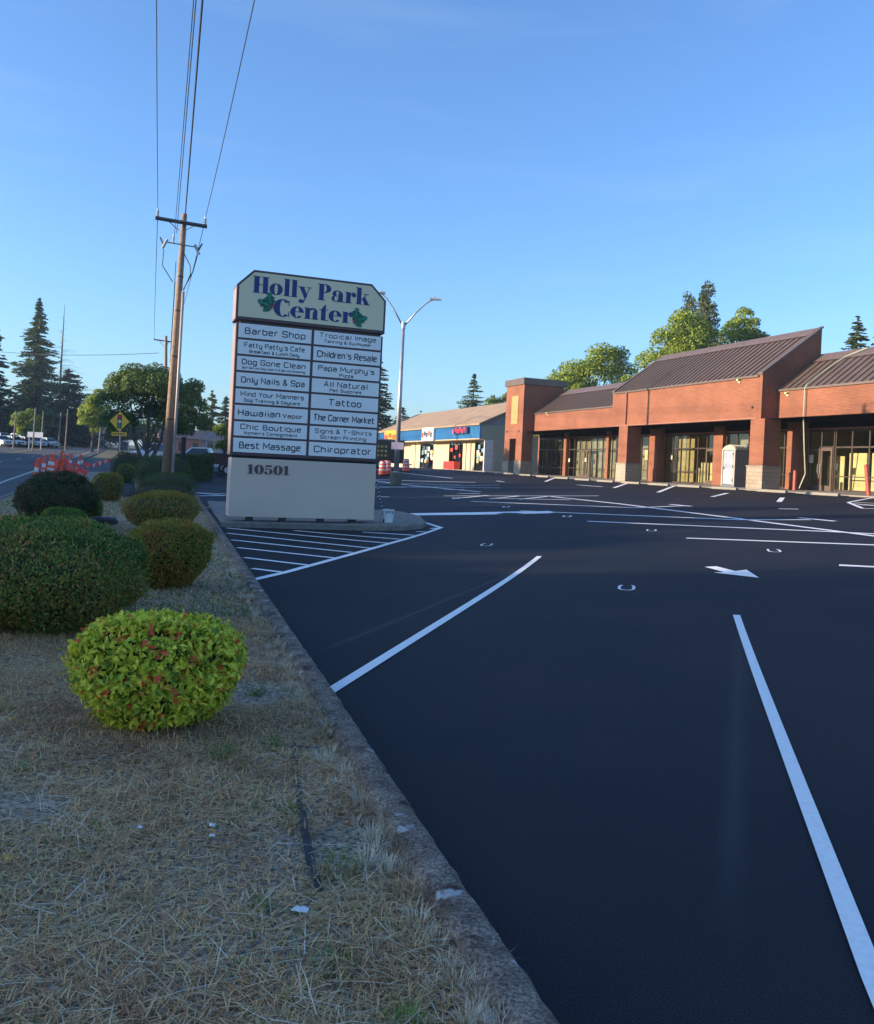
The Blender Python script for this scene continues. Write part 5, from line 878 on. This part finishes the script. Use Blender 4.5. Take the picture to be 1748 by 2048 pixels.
# dark trailer
q = at(781, 70); q.z = g(q.x, q.y); tr = thing('food_trailer', 'dark enclosed trailer with gold lettering marks behind the lamp post', 'trailer', q, .25)
MB().box((-1.35, 0, .5), (1.1, 2.2, 2.35)).build('body', mat('black_paint', (.02, .018, .018), .35), tr, bevel=.04); MB().box((-1.38, -.02, 2.35), (1.15, 2.2, 2.45)).build('roof', M_STEEL, tr)
MB().box((.0, -.03, .6), (1.05, -.002, 2.2)).build('rear_door', mat('deep_black', (.008, .008, .01), .3), tr)
for i in range(3):
    for j in range(3): MB().box((-1.2 + j * .33, -.02, 1.0 + i * .36), (-1.0 + j * .33, -.002, 1.2 + i * .36)).build('gold_mark', mat('gold', (.5, .33, .08), .4), tr)
for x in (-.9,): w_ = MB().tube([(x, -.12, .36), (x, .1, .36)], .36, 18).build('wheel', M_BLACK, tr); MB().tube([(x, -.135, .36), (x, -.122, .36)], .2, 14).build('rim', M_STEEL, w_)
MB().tube([(1.1, .5, .5), (1.9, .5, .45)], .05, 6).build('hitch', M_STEEL, tr)
# ================================================================== cars
M_TYRE = M_BLACK; M_WIN = mat('car_glass', (.02, .025, .03), .1, spec=.8); M_LAMPW = mat('headlamp', (.7, .7, .65), .2); M_LAMPR = mat('tail_lamp', (.4, .02, .02), .3)
def car(loc, rz, paint, label, kind='sedan', group=None, name='parked_car'):
    t = thing(name, label, 'car' if kind != 'pickup' else 'pickup truck', loc, rz, group); Lh = 2.25; wd = .88     # x forward
    H = {'sedan': (.78, 1.42), 'suv': (.95, 1.72), 'van': (1.05, 1.95), 'pickup': (.98, 1.80)}[kind]; hb, ht = H
    if kind == 'sedan': prof = [(-2.2, .3), (2.2, .3), (2.25, .55), (2.1, .70), (1.15, .85), (.95, .88), (-1.6, .9), (-2.2, .86), (-2.28, .55)]; cabp = [(1.0, .86), (.35, 1.38), (-.95, 1.42), (-1.75, .88)]
    elif kind == 'pickup': prof = [(-2.7, .42), (2.5, .42), (2.55, .8), (2.4, 1.05), (1.3, 1.15), (.95, 1.18), (-2.7, 1.15)]; cabp = [(1.2, 1.14), (.6, 1.78), (-.6, 1.8), (-.85, 1.15)]
    else: prof = [(-2.2, .35), (2.2, .35), (2.28, .7), (2.15, .95), (1.2, 1.05), (-2.25, 1.05), (-2.3, .6)]; cabp = [(1.25, 1.04), (.6, ht - .03), (-1.95, ht), (-2.2, 1.04)]
    b = MB(); b.prism([(x, -wd, z) for x, z in prof][::-1], (0, 2 * wd, 0)) if 0 else b.prism([(x, -wd, z) for x, z in prof], (0, 2 * wd, 0)); bd = b.build('body', paint, t, bevel=.07)
    c = MB(); n = len(cabp); lo = [(x, z) for x, z in cabp]; A_ = [(x, -wd * (.97 if k_ in (0, n - 1) else .78), z) for k_, (x, z) in enumerate(lo)]; B_ = [(x, -y, z) for x, y, z in A_]
    c.add(A_ + B_, [tuple(range(n)), tuple(range(n, 2 * n))[::-1]] + [((i + 1) % n, i, i + n, (i + 1) % n + n) for i in range(n)]); c.build('cabin', paint, t, bevel=.04)
    cx = sum(x for x, z in cabp) / n; 
    for s in (-1, 1):
        P = [(x * .88 + cx * .12, s * (wd * (.965 if k_ in (0, n - 1) else .80) + .012), z + (.05 if k_ in (0, n - 1) else -.07)) for k_, (x, z) in enumerate(cabp)]
        MB().add(P, [tuple(range(n)) if s < 0 else tuple(range(n))[::-1]]).build('side_window', M_WIN, t)
    for (a, b_), nm in (((0, 1), 'windscreen'), ((3, 2), 'rear_window')):
        (xa, za), (xb, zb_) = cabp[a], cabp[b_]; o = .02 if nm == 'windscreen' else -.02
        MB().add([(xa * .93 + xb * .07 + o, -wd * .86, za * .93 + zb_ * .07 + .01), (xa * .93 + xb * .07 + o, wd * .86, za * .93 + zb_ * .07 + .01), (xa * .1 + xb * .9 + o, wd * .72, za * .1 + zb_ * .9 + .015), (xa * .1 + xb * .9 + o, -wd * .72, za * .1 + zb_ * .9 + .015)], [(0, 1, 2, 3)]).build(nm, M_WIN, t)
    fx, rx = (1.4, -1.4) if kind != 'pickup' else (1.65, -1.75); wr = .33 if kind == 'sedan' else .38
    for x in (fx, rx):
        for s in (-1, 1):
            w_ = MB().tube([(x, s * (wd - .18), wr), (x, s * (wd + .015), wr)], wr, 16).build('wheel', M_TYRE, t); MB().tube([(x, s * (wd + .016), wr), (x, s * (wd + .03), wr)], wr * .6, 12).build('rim', M_STEEL, w_)
    zl = .62 if kind == 'sedan' else .8; xf = prof[2][0] - .03
    for s in (-1, 1): MB().box((xf - .06, s * .5, zl - .06), (xf + .03, s * .82, zl + .08)).build('headlight', M_LAMPW, t); MB().box((prof[-1][0] - .035, s * .55, zl), (prof[-1][0] + .06, s * .83, zl + .15)).build('tail_light', M_LAMPR, t)
    MB().box((xf - .02, -.42, zl - .18), (xf + .036, .42, zl + .02)).build('grille', M_BLACK, t); return t
PW = mat('paint_white', (.70, .70, .68), .25); PS = mat('paint_silver', (.38, .40, .42), .3, metal=.5); PD = mat('paint_dark', (.03, .04, .07), .25); PB = mat('paint_black', (.015, .015, .018), .25)
road_dir = math.atan2(cp, -sp)
q = at(205, 185); car(q, road_dir + math.pi, PW, 'white car driving toward the camera far up the road', 'suv', name='road_car'); q = at(246, 150); car(q, road_dir, PD, 'dark blue car driving away behind the yellow sign post', 'suv', name='road_car')
q = at(305, 92); q.z = max(q.z, g(q.x, q.y)); car(q, -2.2, PW, 'white van parked between the street tree and the utility pole', 'van')
q = at(402, 62, 0); car(q, math.pi + .1, PW, 'white pickup truck behind the rectangular hedge', 'pickup')
first = {}
CM = [PW, PS, PD, PW, PS, PB, PW, PS, PW, PB, PS, PW, PD, PW, PS, PB]
NMC = ['at the left edge of the lot', 'second in the front row', 'third in the front row', 'left of the leftmost pole', 'at the leftmost pole', 'right of the leftmost pole', 'below the white board', 'beside the dark pole', 'right of the dark pole', 'near the end of the row', 'next to last in the row', 'last in the row toward the snag']
cl = {PW: 'white', PS: 'silver', PD: 'dark blue', PB: 'black'}
k_ = 0
for i in range(12):
    m_ = CM[i]; x = 0 + i * 8.6; Y = 135 + i * 1.2
    if m_ not in first: o = car(at(x, Y), .5, m_, '', 'sedan' if i % 3 else 'suv', 'cars on the dealer lot across the road'); first[m_] = o
    else: o = copy_tree(first[m_])
    o.location = at(x, Y, .05); o.rotation_euler = (0, 0, -.55); o['label'] = cl[m_] + ' car across the road, ' + NMC[i]
for i in range(5):
    m_ = CM[i + 3]; o = copy_tree(first[m_]); o.location = at(2 + i * 13, 150 + i, .5); o.rotation_euler = (0, 0, -.55); o['label'] = cl[m_] + ' car in the back row across the road, ' + ('leftmost', 'second', 'middle', 'fourth', 'rightmost')[i]
# flatbed trailer beside the sign
q = at(440, 58); ft_ = thing('flatbed_trailer', 'dark rusty trailer with one wheel showing left of the directory sign', 'trailer', q, 0); b = MB(); b.box((-1.2, 0, .75), (3.0, 2.0, 1.15)); b.box((-1.2, -.02, 1.15), (3.0, .04, 1.5)); b.build('bed', mat('rust_black', (.05, .025, .022), .8), ft_)
w_ = MB().tube([(.55, -.1, .38), (.55, .12, .38)], .38, 18).build('wheel', M_BLACK, ft_); MB().tube([(.55, -.12, .38), (.55, -.102, .38)], .2, 14).build('rim', M_STEEL, w_); MB().tube([(-1.2, 1, .8), (-2.2, 1, .6)], .06, 6).build('hitch', M_BLACK, ft_)
q = at(458, 62, 1.0); 
# far buildings and boards across the road
def blk(x, Y, w_, h, d, m_, label, nm='far_building', roof=None, win=3, dz=0):
    q = at(x, Y, dz); t = thing(nm, label, 'building', q, PH); MB().box((-w_ / 2, 0, -.5), (w_ / 2, d, h)).build('wall', m_, t); r_ = MB(); r_.prism([(-w_ / 2 - .3, -.3, h), (-w_ / 2 - .3, d + .3, h), (-w_ / 2 - .3, d / 2, h + d * .22)][::-1], (w_ + .6, 0, 0)); r_.build('roof', roof or M_ROOF, t)
    for i in range(win): a = -w_ / 2 + w_ * (i + .3) / win; f_ = MB().box((a, -.03, .9), (a + w_ / win * .4, -.002, 2.1)).build('window', M_WIN, t)
    return t
blk(362, 118, 5.5, 2.6, 6, mat('pink_wall', (.5, .22, .16), .7), 'small building with reddish wall behind the utility pole'); blk(418, 125, 8, 2.4, 7, mat('pale_wall', (.55, .52, .48), .8), 'low pale building behind the white pickup')
blk(128, 190, 16, 3.2, 7, mat('grey_wall', (.2, .18, .17), .8), 'low grey house beyond the road below the bare snag'); blk(155, 200, 9, 2.8, 6, mat('tan_wall', (.32, .25, .2), .8), 'small tan house between the snag and the white car')
q = at(69, 128); bd = thing('signboard', 'plain white board above the parked cars across the road', 'board', q, 0); MB().box((-1.15, 0, 1.75), (1.15, .1, 2.55)).build('panel', M_REF, bd); [MB().box((s - .06, .02, 0), (s + .06, .12, 1.75)).build('leg', M_STEEL, bd) for s in (-.9, .9)]
q = at(418, 95); ps = thing('roadside_sign', 'small grey and red roadside sign on two legs right of the utility pole', 'sign', q, 0); zt = hgt(418, 865, 95, q.z); MB().box((-.75, 0, zt - .5), (.8, .12, zt)).build('panel', mat('grey_red_panel', (.4, .3, .32), .6), ps); [MB().box((s, .02, 0), (s + .08, .1, zt - .5)).build('leg', M_STEEL, ps) for s in (-.4, .4)]
# ================================================================== things on the verge
rk = gp(205, 1043, .13); o = thing('utility_cover', 'dark rounded rubber lid on the ground behind the olive shrub', 'cover', rk); MB().lathe([(.30, -.04), (.31, .06), (.27, .10), (.0, .11)], n=18).build('lid', mat('slate', (.04, .045, .05), .7, bump=.4), o); MB().lathe([(.34, -.04), (.34, .03), (.315, .035)], n=18).build('rim', M_BLACK, o)
def scrap(x, y, s, label, m_, nm='paper_scrap'):
    q = gp(x, y, .115); n = 9; V = [(0, 0, .010)] + [(s * (.8 + .35 * math.sin(k_ * 2.3 + x)) * math.cos(k_ * .698), s * (.75 + .25 * math.cos(k_ * 1.7)) * math.sin(k_ * .698), .008 + .004 * math.sin(k_ * 2.1)) for k_ in range(n)]
    V = V + [(a, b, c - .003) for a, b, c in V]; F = [(0, 1 + k_, 1 + (k_ + 1) % n) for k_ in range(n)] + [(n + 1, n + 2 + (k_ + 1) % n, n + 2 + k_) for k_ in range(n)] + [(1 + k_, n + 2 + k_, n + 2 + (k_ + 1) % n, 1 + (k_ + 1) % n) for k_ in range(n)]
    me = bpy.data.meshes.new(nm); me.from_pydata(V, [], F); me.update(); o = link(nm, me, m_); o.location = q + Vector((0, 0, .02)); return tag(o, label, 'litter')
M_PAP = mat('paper', (.62, .64, .66), .7, var=.08, nscale=20)
scrap(599, 1832, .030, 'torn white paper scrap lying on the dry grass near the kerb', M_PAP); scrap(425, 1662, .018, 'small pale scrap, upper one of two on the grass', M_PAP); scrap(424, 1683, .014, 'small pale scrap, lower one of two on the grass', M_PAP); scrap(279, 1666, .012, 'tiny white scrap left of the two pale scraps', M_PAP)
M_LF = mat('fallen_leaf', (.45, .28, .06), .7, var=.3, nscale=12)
scrap(24, 1446, .035, 'yellow fallen leaves left of the bright shrub', M_LF, 'fallen_leaf'); scrap(18, 1728, .03, 'yellow-brown fallen leaf at the left edge', M_LF, 'fallen_leaf'); scrap(692, 1660, .016, 'orange-brown fallen leaf near the kerb', mat('red_leaf', (.25, .08, .03), .8), 'fallen_leaf')
o = ribbon([gp(x, y, .13) for x, y in ((585, 1478), (592, 1530), (600, 1580), (612, 1650), (625, 1720), (640, 1762))], .035, mat('weed_fabric', (.03, .034, .042), .85, var=.3, nscale=20, bump=.6, bscale=50), 'landscape_fabric', dz=.090); del o['kind']; tag(o, 'strip of black weed fabric showing through the grass beside the kerb', 'fabric')
o = ribbon([gp(x, y, .13) for x, y in ((582, 1478), (640, 1484))], .03, MATS['weed_fabric'], 'landscape_fabric', dz=.092); del o['kind']; tag(o, 'short crosswise tuck of black weed fabric at the end of the strip', 'fabric')
# ------------------------------------------------------------------ grass
def vnoise(X, Y, s, seed):
    r = np.random.default_rng(seed); o = 0
    for i in range(6): a = r.uniform(0, 6.28); k_ = s * r.uniform(.6, 1.9); o = o + np.sin((X * math.cos(a) + Y * math.sin(a)) * k_ + r.uniform(0, 6.28))
    return o / 6
def grass(name, n, u0, u1, vlo, vhi, hmin, hmax, wd, m, flatf=.45, seed=1, dens=None, power=1.6, label='', thr=None, lean=.9):
    r = np.random.default_rng(seed); u = u0 + (u1 - u0) * r.random(n) ** power; hi = np.array([kv(a) for a in np.linspace(u0, u1, 50)]); hi = np.interp(u, np.linspace(u0, u1, 50), hi) - .13 + vhi
    lo = vlo; v = lo + (hi - lo) * r.random(n); X = v * cp - u * sp; Y = v * sp + u * cp
    keep = (Y > 1.5) & (X / np.maximum(Y, .1) > -.62)
    if thr is not None: keep &= vnoise(X, Y, thr[0], thr[2]) > thr[1] + r.normal(0, .08, n)
    X, Y = X[keep], Y[keep]; n = len(X); Z = G(X, Y) + .075 + .022 * (np.sin(X * 3.1 + Y * 1.7) + np.sin(Y * 4.3 - X * 2.2 + 1) + .5 * np.sin(X * 9 + Y * 7)) / 2.5
    h = r.uniform(hmin, hmax, n) * (1 + .4 * vnoise(X, Y, 3., 5)); a = r.uniform(0, 6.283, n); fl = (r.random(n) < flatf); el = np.where(fl, r.uniform(.02, .2, n), r.uniform(.5, 1.45, n))
    h = np.where(fl, h * 1.5, h); d = np.stack([np.cos(a) * np.cos(el), np.sin(a) * np.cos(el), np.sin(el)], 1); s = np.stack([-np.sin(a), np.cos(a), np.zeros(n)], 1); b0 = np.stack([X, Y, Z + np.where(fl, r.uniform(.0, .03, n), 0)], 1)
    w_ = (wd * r.uniform(.6, 1.4, n) * (1 + Y / 14))[:, None] / 2; m1 = b0 + d * (h * .55)[:, None]; bend = np.stack([np.cos(a), np.sin(a), -r.uniform(.1, lean, n)], 1); tip = m1 + (d * .8 + bend * .35) * (h * .5)[:, None]
    tip[:, 2] = np.maximum(tip[:, 2], b0[:, 2] + .004); V = np.stack([b0 - s * w_, b0 + s * w_, m1 + s * w_ * .8, m1 - s * w_ * .8, tip], 1).reshape(-1, 3); k_ = np.arange(n)[:, None] * 5
    F = np.concatenate([k_ + [0, 1, 2], k_ + [0, 2, 3], k_ + [3, 2, 4]], 1).reshape(-1, 3); o = npmesh(name, V, F, m); return tag(o, label, 'grass', kind='stuff')
Gd = leafmat('straw', [(0.305, 0.167, 0.080), (0.517, 0.288, 0.135), (0.732, 0.421, 0.198), (0.732, 0.576, 0.306), (0.367, 0.266, 0.108)], 2., .2, .8); Gg = leafmat('green_blades', [(0.066, 0.137, 0.031), (0.132, 0.228, 0.046), (0.220, 0.319, 0.077)], 3., .3, .7)
Gs = leafmat('pale_straw', [(0.543, 0.449, 0.315), (0.752, 0.636, 0.462), (0.878, 0.767, 0.611)], 2., .2, .7)
grass('dry_grass', 330000, 1.0, 9, -3.6, .03,   .02, .065, .0036, Gd, .5, 1, thr=(3.2, -.34, 12), label='short dry brown grass covering the planting strip')
grass('dry_grass', 60000, 8, 45, -3.6, .0, .03, .07, .007, Gd, .3, 2, label='short dry grass around the farther shrubs')
grass('straw_clippings', 9000, 1.0, 9, -3.4, .0, .07, .16, .0026, Gs, 1., 3, label='long pale straw clippings lying across the near grass', thr=(1.6, -.15, 8))
grass('green_weeds', 26000, 1.0, 9, -3.5, .02, .02, .06, .0045, Gg, .1, 4, label='patches of green weeds in the dry grass', thr=(3.2, .26, 4))
grass('kerb_tufts', 9000, 1.2, 16, -.0, .0, .03, .09, .003, Gd, .1, 6, label='x') if 0 else None
grass('green_weeds', 26000, 9, 45, -3.6, .0, .03, .07, .009, Gg, .1, 7, label='greener grass around the farther shrubs', thr=(.9, -.05, 3))

def tufts(name, nc, per, u0, u1, h, m, seed, label, edge=False, spread=.035):
    r = np.random.default_rng(seed); u = u0 + (u1 - u0) * r.random(nc) ** 1.5; hi = np.interp(u, [a for a, b in KV], [b for a, b in KV]) - .14
    v = hi - r.random(nc) ** 2 * .18 if edge else -3.2 + (hi + 3.1) * r.random(nc)
    X = v * cp - u * sp; Y = v * sp + u * cp; k_ = (Y > 1.6) & (X / np.maximum(Y, .1) > -.6); X, Y = X[k_], Y[k_]; sz = r.uniform(.5, 1.3, len(X)); X = np.repeat(X, per); Y = np.repeat(Y, per); sz = np.repeat(sz, per); n = len(X)
    a = r.uniform(0, 6.283, n); rad = spread * sz * np.sqrt(r.random(n)); X = X + np.cos(a) * rad; Y = Y + np.sin(a) * rad; Z = G(X, Y) + .078; el = r.uniform(.75, 1.5, n); hh = h * sz * r.uniform(.6, 1.2, n)
    d = np.stack([np.cos(a) * np.cos(el), np.sin(a) * np.cos(el), np.sin(el)], 1); s = np.stack([-np.sin(a), np.cos(a), np.zeros(n)], 1); b0 = np.stack([X, Y, Z], 1); w_ = (.0032 * r.uniform(.6, 1.3, n))[:, None] / 2
    m1 = b0 + d * (hh * .6)[:, None]; tip = m1 + (d * .7 + np.stack([np.cos(a), np.sin(a), -.5 + 0 * a], 1) * .5) * (hh * .5)[:, None]
    V = np.stack([b0 - s * w_, b0 + s * w_, m1 + s * w_ * .7, m1 - s * w_ * .7, tip], 1).reshape(-1, 3); q = np.arange(n)[:, None] * 5; F = np.concatenate([q + [0, 1, 2], q + [0, 2, 3], q + [3, 2, 4]], 1).reshape(-1, 3)
    return tag(npmesh(name, V, F, m), label, 'grass', kind='stuff')
Gb = leafmat('brown_tufts', [(0.211, 0.117, 0.057), (0.340, 0.216, 0.104), (0.446, 0.324, 0.161), (0.502, 0.414, 0.246)], 4., .25, .8)
tufts('brown_tufts', 420, 60, 1.2, 9, .055, Gb, 21, 'rusty brown grass clumps dotted over the near strip', spread=.05)
tufts('edge_tufts', 330, 45, 1.2, 14, .075, Gs, 22, 'pale grass tufts leaning over the old kerb', edge=True); tufts('edge_tufts', 150, 50, 1.2, 12, .06, Gb, 23, 'brown grass tufts against the old kerb', edge=True)
tufts('green_tufts', 110, 90, 1.2, 9, .06, Gg, 24, 'small green weed clumps in the dry strip', spread=.07)
# leaf litter and twigs
def litter(name, n, L, m, seed, label):
    r = np.random.default_rng(seed); u = 1.2 + 9 * r.random(n) ** 1.5; v = -3.2 + (kv(5) + 3.05) * r.random(n); X = v * cp - u * sp; Y = v * sp + u * cp; k_ = Y > 1.6; X, Y = X[k_], Y[k_]; n = len(X); P = np.stack([X, Y, G(X, Y) + r.uniform(.09, .115, n)], 1)
    Ls = L * r.uniform(.6, 1.4, n); N = np.array([0, 0, 1.])[None] + r.normal(0, .35, (n, 3)); T = r.normal(size=(n, 3)); T[:, 2] *= .2; return tag(leaves(name, P, T, N, Ls, Ls * .55, m, None), label, 'leaf litter', kind='stuff')
litter('leaf_litter', 900, .022, leafmat('litter', [(.30, .10, .05), (.45, .22, .08), (.20, .08, .05), (.5, .36, .16)], 5., .1, .8), 31, 'small brown and rust fallen leaves scattered on the dry grass')
# ------------------------------------------------------------------ thin evening haze
hm = bpy.data.materials.new('haze'); hm.use_nodes = True; hm.node_tree.nodes.clear(); pv = hm.node_tree.nodes.new('ShaderNodeVolumePrincipled'); ho = hm.node_tree.nodes.new('ShaderNodeOutputMaterial')
pv.inputs['Density'].default_value = .0003; pv.inputs['Color'].default_value = (.62, .8, .98, 1); hm.node_tree.links.new(pv.outputs[0], ho.inputs['Volume'])
hb_ = MB().box((-1700, -1700, -12), (1700, 2800, 60)).build('haze', hm, None); hb_['kind'] = 'stuff'; tag(hb_, 'thin bluish evening air over the street', 'haze')
